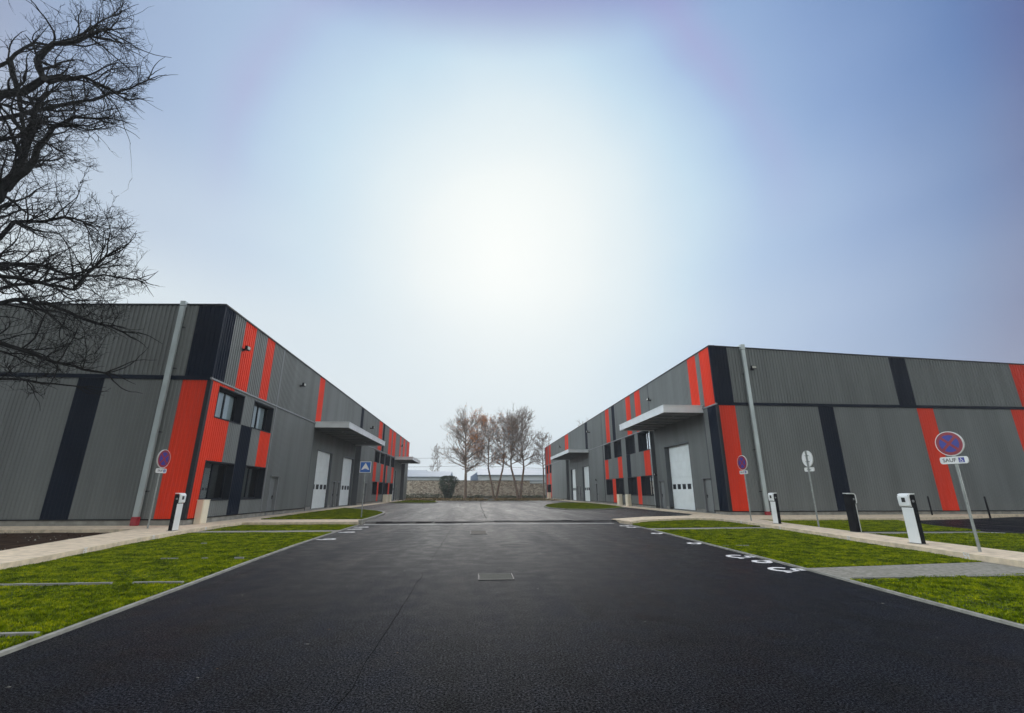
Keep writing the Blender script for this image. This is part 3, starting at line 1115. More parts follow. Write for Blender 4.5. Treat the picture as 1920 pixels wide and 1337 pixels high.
def building(name, label, side_x, sgn, yf, yb, x_far, base_z, band, topz, rect_up, rect_lo, recesses, front_up, front_lo, roof_front):
    """sgn=+1: street wall faces +x (left building); -1 faces -x"""
    root = empty(name, ((side_x + x_far) / 2, (yf + yb) / 2, 0.15), label, 'warehouse')
    SIDE = lambda u, z, o: (side_x + sgn * o, u, z)
    FRONT = lambda u, z, o: (u, yf - o, z)
    # side upper & lower
    facade(SIDE, rect_up, root, UP)
    facade(SIDE, rect_lo, root, LO)
    facade(FRONT, front_up, root, UP, ztop=roof_front)
    facade(FRONT, front_lo, root, LO)
    lo, hi = min(side_x, x_far), max(side_x, x_far)
    # band flashing
    fb = MB()
    y = yf
    segs = []
    cur = yf - 0.09
    for (a, b, *_r) in recesses:
        segs.append((cur, a))
        cur = b
    segs.append((cur, yb))
    for a, b in segs:
        if b > a:
            fb = MB()
            pbox(fb, SIDE, a, b, band - 0.05, band + 0.03, 0.0, 0.075)
            fb.build('flashing', 'greytrim', root)
    fb = MB()
    pbox(fb, FRONT, lo if sgn > 0 else side_x, side_x if sgn > 0 else hi, band - 0.09, band + 0.09, 0.0, 0.07)
    # corner trim
    fb.build('band', 'navy', root)
    fb = MB()
    c0, c1 = (side_x - 0.12, side_x + 0.055) if sgn > 0 else (side_x - 0.055, side_x + 0.10)
    fb.box(c0, c1, yf - 0.055, yf + 0.12, base_z, band - 0.095)
    fb.build('corner_trim', 'trim', root)
    fb = MB()
    fb.box(c0, c1, yf - 0.05, yf + 0.10, band + 0.095, roof_front(side_x))
    fb.build('corner_trim', 'navy', root)
    # bottom drip and parapet cap, plinth pieces
    spans = []
    cur = yf
    for (a, b, *_r) in recesses:
        spans.append((cur, a))
        cur = b
    spans.append((cur, yb))
    for a, b in spans:
        if b - a < 0.05:
            continue
        fb = MB()
        pbox(fb, SIDE, a, b, base_z - 0.03, base_z + 0.015, 0.0, 0.05)
        fb.build('drip_edge', 'black', root)
        fb = MB()
        pbox(fb, SIDE, a, b, 0.0, base_z - 0.03, -0.4, -0.01)
        fb.build('plinth', 'plinth', root)
    fb = MB()
    pbox(fb, FRONT, lo, hi, base_z - 0.03, base_z + 0.015, 0.0, 0.05)
    fb.build('drip_edge', 'black', root)
    xx = list(np.arange(lo, hi, 6.0)) + [hi]
    for a, b in zip(xx, xx[1:]):
        fb = MB()
        pbox(fb, FRONT, a + 0.008, b - 0.008, 0.0, base_z - 0.03, -0.3, -0.01)
        fb.build('plinth', 'plinth', root)
    fb = MB()
    pbox(fb, SIDE, yf - 0.08, yb, topz, topz + 0.07, -0.30, 0.09)
    xs = np.linspace(side_x - sgn * 0.30, x_far, 9)
    for a, b in zip(xs, xs[1:]):
        for o0, o1 in ((-0.30, 0.08),):
            za, zb = roof_front(a), roof_front(b)
            q = [(a, yf - o1, za), (b, yf - o1, zb), (b, yf - o0, zb), (a, yf - o0, za)]
            q2 = [(x, y, z + 0.07) for x, y, z in q]
            fb.quad(*q2)
            fb.quad(q[0], q[1], q2[1], q2[0])
            fb.quad(q[3], q2[3], q2[2], q[2])
            fb.quad(*q[::-1])
    fb.build('parapet_cap', 'trim', root)
    # roof, far walls, floor
    fb = MB()
    zr = min(roof_front(x_far), topz) - 0.5
    fb.quad((lo, yf + .05, zr), (hi, yf + .05, zr), (hi, yb - .05, zr), (lo, yb - .05, zr))
    fb.build('roof', 'roof', root)
    fb = MB()
    w2 = x_far
    fb.quad((w2, yf, 0.1), (w2, yb, 0.1), (w2, yb, roof_front(x_far)), (w2, yf, roof_front(x_far)))
    fb.quad((lo, yb, 0.1), (hi, yb, 0.1), (hi, yb, topz), (lo, yb, topz if sgn > 0 else roof_front(x_far)))
    # inner lining of the rooms behind the windows
    fb.build('rear_wall', 'grey', root)
    fb = MB()
    sx = side_x - sgn * 4.0
    fb.box(min(sx, sx - sgn * 0.1), max(sx, sx - sgn * 0.1), yf + 0.5, yb - 0.5, 0.1, topz - 0.8)
    fb.box(lo + 0.5, hi - 0.5, yf + 0.5, yb - 0.5, 0.05, 0.14)
    fb.build('inner_wall', 'interior', root)
    return root, SIDE, FRONT


# ---------------- left building
XL, YFL, YBL = -12.2, 21.3, 86.0
BASE, BANDL, TOPL = 0.385, 6.50, 10.10
G_, K_, R_ = 'grey', 'navy', 'red'
roofL = lambda x: 10.10 if x > -12.3 else 10.10 - 0.030 * (-12.3 - x)
upL = [(21.3, 86, BANDL + .03, TOPL, G_), (21.36, 22.3, BANDL + .03, TOPL, K_), (23.4, 24.6, BANDL + .03, TOPL, R_), (26.0, 27.0, BANDL + .03, TOPL, R_),
       (35.4, 36.6, BANDL + .03, TOPL, R_), (48.9, 50.0, BANDL + .03, TOPL, K_), (58.4, 60.6, BANDL + .03, TOPL, R_), (61.0, 62.1, BANDL + .03, TOPL, K_),
       (65.4, 67.6, BANDL + .03, TOPL, R_), (68.6, 71.0, BANDL + .03, TOPL, R_), (75.0, 76.4, BANDL + .03, TOPL, R_), (78.6, 80.6, BANDL + .03, TOPL, R_), (82.8, 85.6, BANDL + .03, TOPL, R_)]
RL = [(35.5, 50.3), (71.6, 82.0)]
zt = BANDL - .05
loL = [(21.3, 35.5, BASE, zt, G_), (50.3, 71.6, BASE, zt, G_), (82.0, 86, BASE, zt, G_),
       (21.36, 23.45, 2.85, zt, R_), (21.36, 22.1, BASE, 2.85, R_), (24.65, 25.85, BASE, 4.85, K_), (26.9, 28.2, 2.82, 4.85, R_),
       (57.0, 58.7, 2.7, 4.95, R_), (61.5, 63.3, 2.7, 4.95, R_), (63.9, 64.9, BASE, zt, K_), (69.4, 71.2, 2.7, 4.95, R_), (60.1, 60.9, BASE, 2.7, R_), (67.5, 68.6, BASE, 2.7, R_), (65.2, 66.0, 2.7, 4.95, R_)]
winL = [(22.10, 24.5, 4.87, 6.28), (25.7, 28.1, 4.87, 6.28), (22.1, 24.62, 1.15, 2.82), (25.85, 28.2, 1.15, 2.80),
        (57.4, 60.1, 5.0, 6.30), (60.8, 63.5, 5.0, 6.30), (64.95, 67.4, 5.0, 6.30), (68.6, 71.2, 5.0, 6.30),
        (57.4, 60.0, 1.2, 2.65), (61.0, 63.6, 1.2, 2.65), (64.95, 67.4, 1.2, 2.65), (68.7, 71.2, 1.2, 2.65)]
pdL = [(29.1, 30.25, 0.17, 2.40), (53.3, 54.3, 0.17, 2.45)]
for w in winL + pdL:
    loL.append((w[0], w[1], max(w[2], BASE), w[3], None))
frU = [(-46, XL, BANDL + .09, TOPL, G_), (-13.38, XL - .06, BANDL + .09, TOPL, K_), (-26.3, -25.2, BANDL + .09, TOPL, K_)]
frLo = [(-46, XL, BASE, BANDL - .09, G_), (-13.42, XL - .06, BASE, BANDL - .09, R_), (-17.87, -16.77, BASE, BANDL - .09, K_), (-24.2, -23.1, BASE, BANDL - .09, R_)]
bL, SL, FL = building('warehouse', 'grey ribbed warehouse with red and black stripes on the left, behind the bare tree', XL, 1, YFL, YBL, -46.0, BASE, BANDL, TOPL, upL, loL, RL, frU, frLo, roofL)
for i, w in enumerate(winL):
    window(SL, *w, bL, 0.36, 2, curtain_or_sheen=((w[0] + .1, w[1] - .1) if i in (0, 1) else None), mull=0.05)  # upper curtains here stand in for pale sky reflected in the panes
for w in pdL:
    person_door(SL, *w, bL)


def recess(pt, a, b, z0, z1, depth, parent, doors, pdoors, door_depth=0.22, doorz=4.75, base=0.2):
    ptr = lambda u, z, o: pt(u, z, o - depth)
    rects = [(a, b, BASE, z1, G_)]
    for d in doors:
        rects.append((d[0], d[1], BASE, doorz, None))
    for d in pdoors:
        rects.append((d[0], d[1], BASE, 2.38, None))
    facade(ptr, rects, parent, LO)
    mb = MB()
    # plinth inside recess, not below doors
    cuts = sorted([(d[0], d[1]) for d in list(doors) + list(pdoors)])
    c = a
    for x, y in cuts:
        if x > c:
            pbox(mb, ptr, c, x, 0.0, BASE - 0.005, -0.3, -0.01)
        c = y
    if b > c:
        pbox(mb, ptr, c, b, 0.0, BASE - 0.005, -0.3, -0.01)
    pbox(mb, pt, a, b, 0.0, base - 0.03, -depth - 0.4, -0.02)
    mb.build('threshold', 'plinth', parent)
    for q in (a - 0.06, b):
        mb = MB()
        pbox(mb, pt, q, q + 0.06, base, z1, -depth, 0.035)
        mb.build('recess_return', 'surround', parent)
    for d in doors:
        loading_door(ptr, d[0], d[1], base, doorz, parent, door_depth, d[2] if len(d) > 2 else 4)
    for d in pdoors:
        person_door(ptr, d[0], d[1], base, 2.38, parent, 0.12)


recess(SL, 35.5, 50.3, 0, BANDL + .0, 0.55, bL, [(38.5, 42.4), (46.0, 49.9)], [(43.3, 44.25), (44.75, 45.65)])
recess(SL, 71.6, 82.0, 0, BANDL + .0, 0.55, bL, [(72.6, 76.5)], [(77.6, 78.6)])
canopy(SL, 35.45, 49.9, 6.17, 6.56, 2.55, bL, -0.5)
canopy(SL, 71.4, 81.6, 6.15, 6.55, 2.7, bL, -0.5)
for u, z in ((23.45, 8.55), (31.6, 8.5), (53.6, 8.5), (76.0, 8.6)):
    floodlight(SL, u, z, bL, 1.0 if u < 40 else 1.3)
# vertical seams
mb = MB()
for u, z0, z1 in ((28.35, BASE, TOPL), (56.8, BASE, TOPL), (72.0, BANDL + .05, TOPL)):
    mb = MB()
    pbox(mb, SL, u - 0.035, u + 0.035, z0, z1, 0.0, 0.06)
    mb.build('seam_strip', 'greytrim', bL)
# downpipe
mb = MB()
mb.box(-14.13, -13.90, 21.07, 21.20, 0.48, 9.95)
for z in (2.9, 5.4, 7.7, 9.3):
    mb.box(-14.14, -13.89, 21.06, 21.21, z, z + 0.035)
mb.box(-14.13, -13.90, 21.05, 21.5, 9.96, 10.20)
dp = mb.build('downpipe', 'zinc', bL, bevel=0.012)
mb = MB()
mb.box(-14.15, -13.88, 21.04, 21.24, 0.15, 0.50)
mb.build('pipe_shoe', 'shoe', dp, bevel=0.02)
mb = MB()
for z in (1.5, 4.0, 6.9, 8.9):
    mb.box(-14.2, -13.8, 21.18, 21.30, z, z + 0.04)
mb.build('pipe_bracket', 'trim', dp)

# ---------------- right building
XR, YFR, YBR = 15.4, 27.7, 102.0
BANDR, TOPR = 6.93, 10.80
BASE = 0.36
roofR = lambda x: 10.80 - float(np.interp(x, [15.4, 28, 38.2, 60], [0.0, 0.47, 0.80, 1.45]))
B3 = BANDR + .03
upR = [(27.7, 102, B3, TOPR, G_), (27.76, 29.15, B3, TOPR, R_), (29.75, 31.05, B3, TOPR, R_), (41.1, 42.6, B3, TOPR, R_), (43.9, 45.3, B3, TOPR, R_), (49.3, 50.4, B3, TOPR, K_),
       (51.5, 53.0, B3, TOPR, R_), (62.2, 63.5, B3, TOPR, K_), (75.6, 77.0, B3, TOPR, R_), (77.2, 78.4, B3, TOPR, R_), (93.8, 96.4, B3, TOPR, R_), (97.4, 101.0, B3, TOPR, R_)]
RR = [(29.6, 39.4), (62.2, 78.1)]
zt = BANDR - .05
loR = [(27.7, 29.6, BASE, zt, G_), (39.4, 62.2, BASE, zt, G_), (78.1, 102, BASE, zt, G_), (27.76, 28.95, BASE, zt, K_),
       (39.85, 41.3, 2.86, 5.1, R_), (45.1, 46.3, 2.86, 5.1, K_), (47.8, 49.2, 2.86, 5.1, R_), (52.9, 54.3, 2.86, 5.1, R_), (42.6, 43.6, BASE, 2.86, R_), (50.4, 51.6, BASE, 2.86, R_),
       (93.6, 96.0, BASE, 5.2, R_), (97.6, 100.0, BASE, 5.2, R_), (93.4, 101.0, 5.2, zt, R_)]
winR = [(39.6, 42.5, 5.12, 6.80), (43.5, 46.2, 5.12, 6.80), (47.75, 50.3, 5.12, 6.80), (51.6, 54.1, 5.12, 6.80),
        (39.6, 42.5, 1.2, 2.84), (43.7, 46.3, 1.2, 2.84), (47.7, 50.35, 1.2, 2.84), (51.7, 54.15, 1.2, 2.84),
        (93.6, 96.0, 5.2, 6.8), (97.5, 99.8, 5.2, 6.8), (94.2, 99.4, 1.3, 2.9)]
pdR = [(57.9, 59.1, 0.17, 2.5)]
for w in winR + pdR:
    loR.append((w[0], w[1], max(w[2], BASE), w[3], None))
frU = [(XR, 60, BANDR + .09, TOPR, G_), (XR + .06, 16.55, BANDR + .09, TOPR, K_), (28.05, 29.25, BANDR + .09, TOPR, K_), (36.95, 38.2, BANDR + .09, TOPR, R_)]
frLo = [(XR, 60, BASE, BANDR - .09, G_), (XR + .10, 16.6, BASE, BANDR - .09, R_), (22.25, 23.3, BASE, BANDR - .09, K_), (29.2, 30.35, BASE, BANDR - .09, R_), (36.05, 37.3, BASE, BANDR - .09, R_)]
bR, SR, FR = building('warehouse', 'grey ribbed warehouse with red and black stripes on the right, behind the charging posts', XR, -1, YFR, YBR, 60.0, BASE, BANDR, TOPR, upR, loR, RR, frU, frLo, roofR)
for i, w in enumerate(winR):
    cu = {0: (w[0] + .1, w[1] - .1), 1: (w[0] + .2, w[0] + 1.5), 2: (w[0] + .1, w[0] + .9), 3: (w[0] + .1, w[0] + .6), 4: (w[0] + .1, w[0] + .7)}.get(i)
    window(SR, *w, bR, 0.42, 2, curtain_or_sheen=cu, mull=0.06)
for w in pdR:
    person_door(SR, *w, bR)
recess(SR, 29.6, 39.4, 0, BANDR, 0.32, bR, [(32.9, 37.3, 5)], [(30.15, 31.35), (38.05, 39.1)], 0.38, 5.03)
recess(SR, 62.2, 78.1, 0, BANDR, 0.45, bR, [(64.2, 68.2), (73.0, 76.6)], [(69.2, 70.3), (71.2, 72.2)], 0.3, 5.0)
canopy(SR, 29.5, 39.2, 6.64, 7.10, 2.8, bR, -0.3)
canopy(SR, 62.0, 77.2, 6.62, 7.02, 2.8, bR, -0.3)
for u, z in ((38.5, 9.25), (60.8, 9.2), (82.2, 9.2)):
    floodlight(SR, u, z, bR, 1.0 if u < 40 else 1.3)
floodlight(SR, 38.6, 2.85, bR, 0.7)
floodlight(SR, 58.5, 2.9, bR, 0.7)
floodlight(FR, 18.1, 9.25, bR, 1.0)
mb = MB()
for u, z0, z1 in ((39.0, B3, TOPR), (54.8, BASE, TOPR)):
    mb = MB()
    pbox(mb, SR, u - 0.035, u + 0.035, z0, z1, 0.0, 0.06)
    mb.build('seam_strip', 'trim', bR)
mb = MB()
pbox(mb, SR, 39.46, 39.56, BASE, BANDR, 0.0, 0.045)
mb.build('seam_strip', 'zinc', bR)
mb = MB()
mb.box(17.46, 17.71, 27.44, 27.58, 0.36, 10.55)
for z in (3.1, 5.9, 8.6):
    mb.box(17.45, 17.72, 27.43, 27.59, z, z + 0.035)
mb.box(17.45, 17.72, 27.42, 27.9, 10.56, 10.92)
dp = mb.build('downpipe', 'zinc', bR, bevel=0.012)
mb = MB()
mb.box(17.44, 17.73, 27.40, 27.60, 0.15, 0.36)
mb.build('pipe_shoe', 'shoe', dp, bevel=0.02)
mb = MB()
for z in (1.5, 4.0, 6.9, 8.9):
    mb.box(17.37, 17.77, 27.56, 27.70, z, z + 0.04)
mb.build('pipe_bracket', 'trim', dp)

# ---------------- cabinets against the walls
def cabinet(x, y, w, d, h, label, rz=0.0, group='cream meter cabinets along the walls'):
    o = empty('cabinet', (x, y, 0.15), label, 'cabinet', group)
    mb = MB()
    mb.box(x - d / 2, x + d / 2, y - w / 2, y + w / 2, 0.15, 0.15 + h)
    mb.build('body', 'cream', o, bevel=0.012)
    mb = MB()
    mb.box(x - d / 2 - 0.012, x + d / 2 + 0.012, y - w / 2 - 0.012, y + w / 2 + 0.012, 0.15 + h + 0.002, 0.15 + h + 0.03)
    mb.build('lid', 'cream', o)
    sx = 1 if x < 0 else -1
    mb = MB()
    mb.box(min(x + sx * d / 2, x + sx * (d / 2 + .012)), max(x + sx * d / 2, x + sx * (d / 2 + .012)), y - w / 2 + 0.05, y + w / 2 - 0.05, 0.22, 0.15 + h - 0.06)
    mb.build('door', 'cream', o)
    return o


cabinet(-12.02, 22.2, 0.50, 0.28, 0.98, 'cream cabinet standing against the red corner of the left warehouse')
cabinet(-11.9, 64.6, 0.95, 0.5, 0.95, 'nearer of two distant cream cabinets by the far windows of the left warehouse')
cabinet(-11.9, 67.6, 0.95, 0.5, 0.95, 'farther of two distant cream cabinets by the far windows of the left warehouse')
cabinet(15.18, 46.0, 0.8, 0.34, 1.08, 'nearer of two cream cabinets beside the window row of the right warehouse')
cabinet(15.18, 48.8, 0.8, 0.34, 1.08, 'farther of two cream cabinets beside the window row of the right warehouse')
cabinet(15.0, 94.5, 0.8, 0.6, 1.2, 'small pale cabinet at the far end of the right warehouse')

# ------------------------------------------------------------------ SIGNS
def post(mb, h, r=0.03, n=12):
    mb.tube([(0, 0, 0), (0, 0, h)], [r, r], n)


def disc(mb, c, r, y0, y1, n=40, mi=0):
    """disc facing -y in local frame"""
    ring0 = [(c[0] + r * math.cos(2 * math.pi * k / n), y0, c[1] + r * math.sin(2 * math.pi * k / n)) for k in range(n)]
    ring1 = [(x, y1, z) for x, _, z in ring0]
    mb.poly(ring0, mi)
    mb.poly(ring1[::-1], mi)
    for k in range(n):
        k2 = (k + 1) % n
        mb.quad(ring0[k], ring1[k], ring1[k2], ring0[k2], mi)


def annulus(mb, c, r0, r1, y, n=48, mi=0):
    for k in range(n):
        a, b = 2 * math.pi * k / n, 2 * math.pi * (k + 1) / n
        mb.quad((c[0] + r0 * math.cos(a), y, c[1] + r0 * math.sin(a)), (c[0] + r1 * math.cos(a), y, c[1] + r1 * math.sin(a)),
                (c[0] + r1 * math.cos(b), y, c[1] + r1 * math.sin(b)), (c[0] + r0 * math.cos(b), y, c[1] + r0 * math.sin(b)), mi)


def text_mesh(txt, size, name, matname, parent, loc):
    cu = bpy.data.curves.new(name, 'FONT')
    cu.body = txt
    cu.size = size
    cu.align_x = 'CENTER'
    cu.align_y = 'CENTER'
    cu.extrude = 0.001
    cu.offset = 0.001
    tmp = bpy.data.objects.new(name, cu)
    COL.objects.link(tmp)
    bpy.context.view_layer.update()
    me = bpy.data.meshes.new_from_object(tmp.evaluated_get(bpy.context.evaluated_depsgraph_get()))
    bpy.data.objects.remove(tmp)
    me.transform(Matrix.Rotation(R(90), 4, 'X'))
    me.materials.clear()
    me.materials.append(M[matname])
    o = bpy.data.objects.new(name, me)
    COL.objects.link(o)
    o.parent = parent
    o.location = loc
    return o


def no_stopping_sign(x, y, rz, label, h=3.05, r=0.30):
    """local frame faces -y, rz turns it"""
    o = empty('road_sign', (0, 0, 0), label, 'road sign', 'no stopping signs beside the road')
    mb = MB()
    post(mb, h + 0.02)
    mb.build('post', 'galv', o, smooth=False)
    cz = h - r + 0.02
    mb = MB()
    disc(mb, (0, cz), r, -0.058, -0.033)
    # folded rim
    for a in range(40):
        p, q = 2 * math.pi * a / 40, 2 * math.pi * (a + 1) / 40
        mb.quad((r * math.cos(p), -0.058, cz + r * math.sin(p)), (r * math.cos(q), -0.058, cz + r * math.sin(q)), (r * math.cos(q), -0.02, cz + r * math.sin(q)), (r * math.cos(p), -0.02, cz + r * math.sin(p)))
    d = mb.build('sign_disc', 'signwhite', o)
    mb = MB()
    disc(mb, (0, cz), r * 0.74, -0.0605, -0.0595)
    mb.build('blue_field', 'signblue', d)
    mb = MB()
    annulus(mb, (0, cz), r * 0.70, r * 0.94, -0.0625)
    w = r * 0.10
    for s in (1, -1):
        a = R(45 * s)
        dx, dz = math.cos(a) * r * 0.72, math.sin(a) * r * 0.72
        nx, nz = -math.sin(a) * w, math.cos(a) * w
        mb.quad((-dx - nx, -0.0632 - .0004 * s, cz - dz - nz), (dx - nx, -0.0632 - .0004 * s, cz + dz - nz), (dx + nx, -0.0632 - .0004 * s, cz + dz + nz), (-dx + nx, -0.0632 - .0004 * s, cz - dz + nz))
    mb.build('red_cross', 'signred', d)
    # plate below: SAUF + wheelchair
    pz = cz - r - 0.105
    pw, ph = 0.29, 0.085
    mb = MB()
    pts = []
    rr = 0.05
    for cx_, cz_, a0 in ((pw - rr, ph - rr, 0), (-pw + rr, ph - rr, 90), (-pw + rr, -ph + rr, 180), (pw - rr, -ph + rr, 270)):
        for k in range(5):
            a = R(a0 + 90 * k / 4)
            pts.append((cx_ + rr * math.cos(a), cz_ + rr * math.sin(a)))
    mb.poly([(a, -0.058, pz + b) for a, b in pts])
    mb.poly([(a, -0.035, pz + b) for a, b in pts][::-1])
    for k in range(len(pts)):
        (a, b), (c, e2) = pts[k], pts[(k + 1) % len(pts)]
        mb.quad((a, -0.058, pz + b), (a, -0.02, pz + b), (c, -0.02, pz + e2), (c, -0.058, pz + e2))
    p = mb.build('sign_plate', 'signwhite', o)
    text_mesh('SAUF', 0.125, 'lettering', 'signblack', p, (-0.085, -0.0605, pz))
    mb = MB()
    mb.box(0.105, 0.225, -0.061, -0.0585, pz - 0.058, pz + 0.058)
    mb.build('blue_square', 'signblue', p)
    mb = MB()
    sc = 0.105
    for s in CHAIR:
        q = [(0.110 + a * sc * 1.25, pz - 0.052 + b * sc) for a, b in s]
        for k in range(len(q) - 1):
            (a, b), (c, e2) = q[k], q[k + 1]
            l = math.hypot(c - a, e2 - b) or 1
            nx, nz = -(e2 - b) / l * 0.0045, (c - a) / l * 0.0045
            mb.quad((a - nx, -0.0625, b - nz), (c - nx, -0.0625, e2 - nz), (c + nx, -0.0625, e2 + nz), (a + nx, -0.0625, b + nz))
    mb.build('wheelchair_symbol', 'signwhite', p)
    # clamps at the back
    mb = MB()
    for z in (cz - 0.12, cz + 0.12, pz):
        mb.box(-0.12, 0.12, -0.032, -0.024, z - 0.015, z + 0.015)
        mb.box(-0.045, 0.045, -0.036, 0.036, z - 0.02, z + 0.02)
    mb.build('clamp', 'galv', o)
    o.location = (x, y, 0.15)
    o.rotation_euler = (0, 0, rz)
    return o


no_stopping_sign(-12.45, 19.55, R(88), 'round no stopping sign with white plate in front of the left warehouse downpipe', 2.95, 0.36)
no_stopping_sign(13.37, 22.3, R(-84), 'round no stopping sign in front of the red corner of the right warehouse', 3.08, 0.36)
no_stopping_sign(13.76, 18.3, R(88), 'round sign seen from its bare grey back, on a thin post by the lawn', 2.98, 0.33)
no_stopping_sign(11.83, 10.58, R(-78), 'largest round no stopping sign with SAUF plate, nearest on the right path', 2.78, 0.30)

# speed table sign
o = empty('road_sign', (-6.03, 26.3, 0.1), 'square blue speed bump sign with white triangle on the left lawn corner', 'road sign')
mb = MB()
post(mb, 2.94)
mb.v = [(x - 6.03, y + 26.3, z + 0.1) for x, y, z in mb.v]
mb.build('post', 'galv', o)
mb = MB()
mb.box(-6.33, -5.73, 26.235, 26.262, 2.50, 3.10)
pl_ = mb.build('sign_panel', 'signwhite', o, bevel=0.008)
mb = MB()
mb.box(-6.30, -5.76, 26.230, 26.2345, 2.53, 3.07)
mb.build('blue_field', 'sqblue', pl_)
mb = MB()
yy = 26.2285
mb.poly([(-6.25, yy, 2.66), (-5.81, yy, 2.66), (-6.03, yy, 3.03)])
mb.build('white_triangle', 'signwhite', pl_)
mb = MB()
yy = 26.2265
mb.box(-6.25, -5.81, yy - 0.001, yy + 0.001, 2.575, 2.61)
pts = [(-6.17 + 0.28 * k / 10, 2.665 + 0.055 * math.sin(math.pi * k / 10)) for k in range(11)]
mb.poly([(a, yy, b) for a, b in pts])
mb.build('bump_symbol', 'sqblue', pl_)

# ------------------------------------------------------------------ EV CHARGERS (local frame: front faces -y)
def charger(x, y, rz, label, z=0.152):
    o = empty('charging_post', (0, 0, 0), label, 'charging post', 'electric car charging posts on the paths')
    mb = MB()
    mb.box(-0.165, 0.165, -0.045, 0.10, 0.0, 1.26)
    mb.build('body', 'black', o, bevel=0.014)
    mb = MB()
    mb.box(-0.172, 0.172, -0.062, -0.046, 0.02, 0.93)
    mb.build('front_panel', 'white', o, bevel=0.005)
    # rounded head: shell wraps the top
    mb = MB()
    prof_ = [(-0.085, 0.955), (-0.11, 0.985), (-0.115, 1.22), (-0.09, 1.275), (-0.03, 1.30), (0.09, 1.305)]
    inner = [(0.09, 1.28), (-0.03, 1.275), (-0.07, 1.25), (-0.08, 1.2), (-0.08, 0.99), (-0.07, 0.955)]
    P = prof_ + inner
    n = len(P)
    for a in range(len(prof_) - 1):
        mb.quad((-0.172, *prof_[a]), (0.172, *prof_[a]), (0.172, *prof_[a + 1]), (-0.172, *prof_[a + 1]))
        mb.quad((0.172, *inner[a]), (-0.172, *inner[a]), (-0.172, *inner[a + 1]), (0.172, *inner[a + 1]))
        for s in (-0.172, 0.172):
            mb.quad((s, *prof_[a]), (s, *prof_[a + 1]), (s, *inner[4 - a]), (s, *inner[5 - a]))
    mb.quad((-0.172, *prof_[-1]), (0.172, *prof_[-1]), (0.172, *inner[0]), (-0.172, *inner[0]))
    hd = mb.build('head', 'white', o)
    mb = MB()
    mb.box(-0.15, 0.15, -0.078, -0.046, 0.96, 1.26)
    mb.box(-0.158, -0.150, -0.11, 0.09, 1.0, 1.25)
    mb.box(0.150, 0.158, -0.11, 0.09, 1.0, 1.25)
    mb.build('head_core', 'black', o)
    mb = MB()
    mb.box(-0.055, 0.055, -0.121, -0.116, 1.07, 1.19)
    mb.build('screen', 'signblack', hd)
    for s in (-1, 1):
        mb = MB()
        q = [(s * 0.176 + s * 0.0, 0.0 + 0.035 * math.cos(2 * math.pi * k / 16) - 0.01, 1.10 + 0.035 * math.sin(2 * math.pi * k / 16)) for k in range(16)]
        q2 = [(s * 0.188, b, c) for _, b, c in q]
        mb.poly(q2 if s > 0 else q2[::-1])
        for k in range(16):
            mb.quad(q[k], q[(k + 1) % 16], q2[(k + 1) % 16], q2[k])
        mb.build('socket', 'greytrim', o)
    mb = MB()
    mb.box(-0.20, 0.20, -0.10, 0.13, -0.01, 0.012)
    mb.build('base_plate', 'concrete', o)
    o.location = (x, y, z)
    o.rotation_euler = (0, 0, rz)
    return o


charger(-10.82, 18.4, R(90), 'white fronted charging post beside the red corner panel of the left warehouse')
charger(13.28, 20.2, R(-90), 'white fronted charging post beside the right warehouse downpipe')
charger(13.30, 15.9, R(90), 'charging post turned away, black back and white cap showing')
charger(11.98, 12.3, R(-90), 'largest white fronted charging post, nearest on the right path')

# bollards
for x, y, lb in ((27.55, 26.85, 'thin black bollard left of the lower red stripe of the right warehouse'), (29.15, 25.0, 'thin black bollard right of the lower red stripe, before the parking lot')):
    o = empty('bollard', (x, y, 0.05), lb, 'bollard', 'black bollards by the right parking lot')
    mb = MB()
    mb.tube([(x, y, 0.03), (x, y, 1.20), (x, y, 1.24)], [0.045, 0.045, 0.03], 14)
    mb.build('post', 'black', o, smooth=True)
    mb = MB()
    mb.tube([(x, y, 0.02), (x, y, 0.06)], [0.075, 0.07], 14)
    mb.build('collar', 'trim', o)

# ------------------------------------------------------------------ DRAINS
def cover(x0, x1, y0, y1, label, mi):
    o = empty('drain_cover', ((x0 + x1) / 2, (y0 + y1) / 2, 0.0), label, 'drain cover', 'drain covers in the road')
    mb = MB()
    t_ = 0.02
    mb.box(x0, x1, y0, y0 + t_, 0, 0.014)
    mb.box(x0, x1, y1 - t_, y1, 0, 0.014)
    mb.box(x0, x0 + t_, y0 + t_, y1 - t_, 0, 0.014)
    mb.box(x1 - t_, x1, y0 + t_, y1 - t_, 0, 0.014)
    mb.build('frame', 'iron', o)
    mb = MB()
    n = 14
    for k in range(n):
        a = x0 + t_ + 0.01 + (x1 - x0 - 2 * t_ - 0.02) * k / n
        b = a + (x1 - x0 - 2 * t_ - .02) / n * 0.86
        mb.box(a, b, y0 + t_ + 0.01, y1 - t_ - 0.01, 0, 0.010)
    mb.build('grate', mi, o)


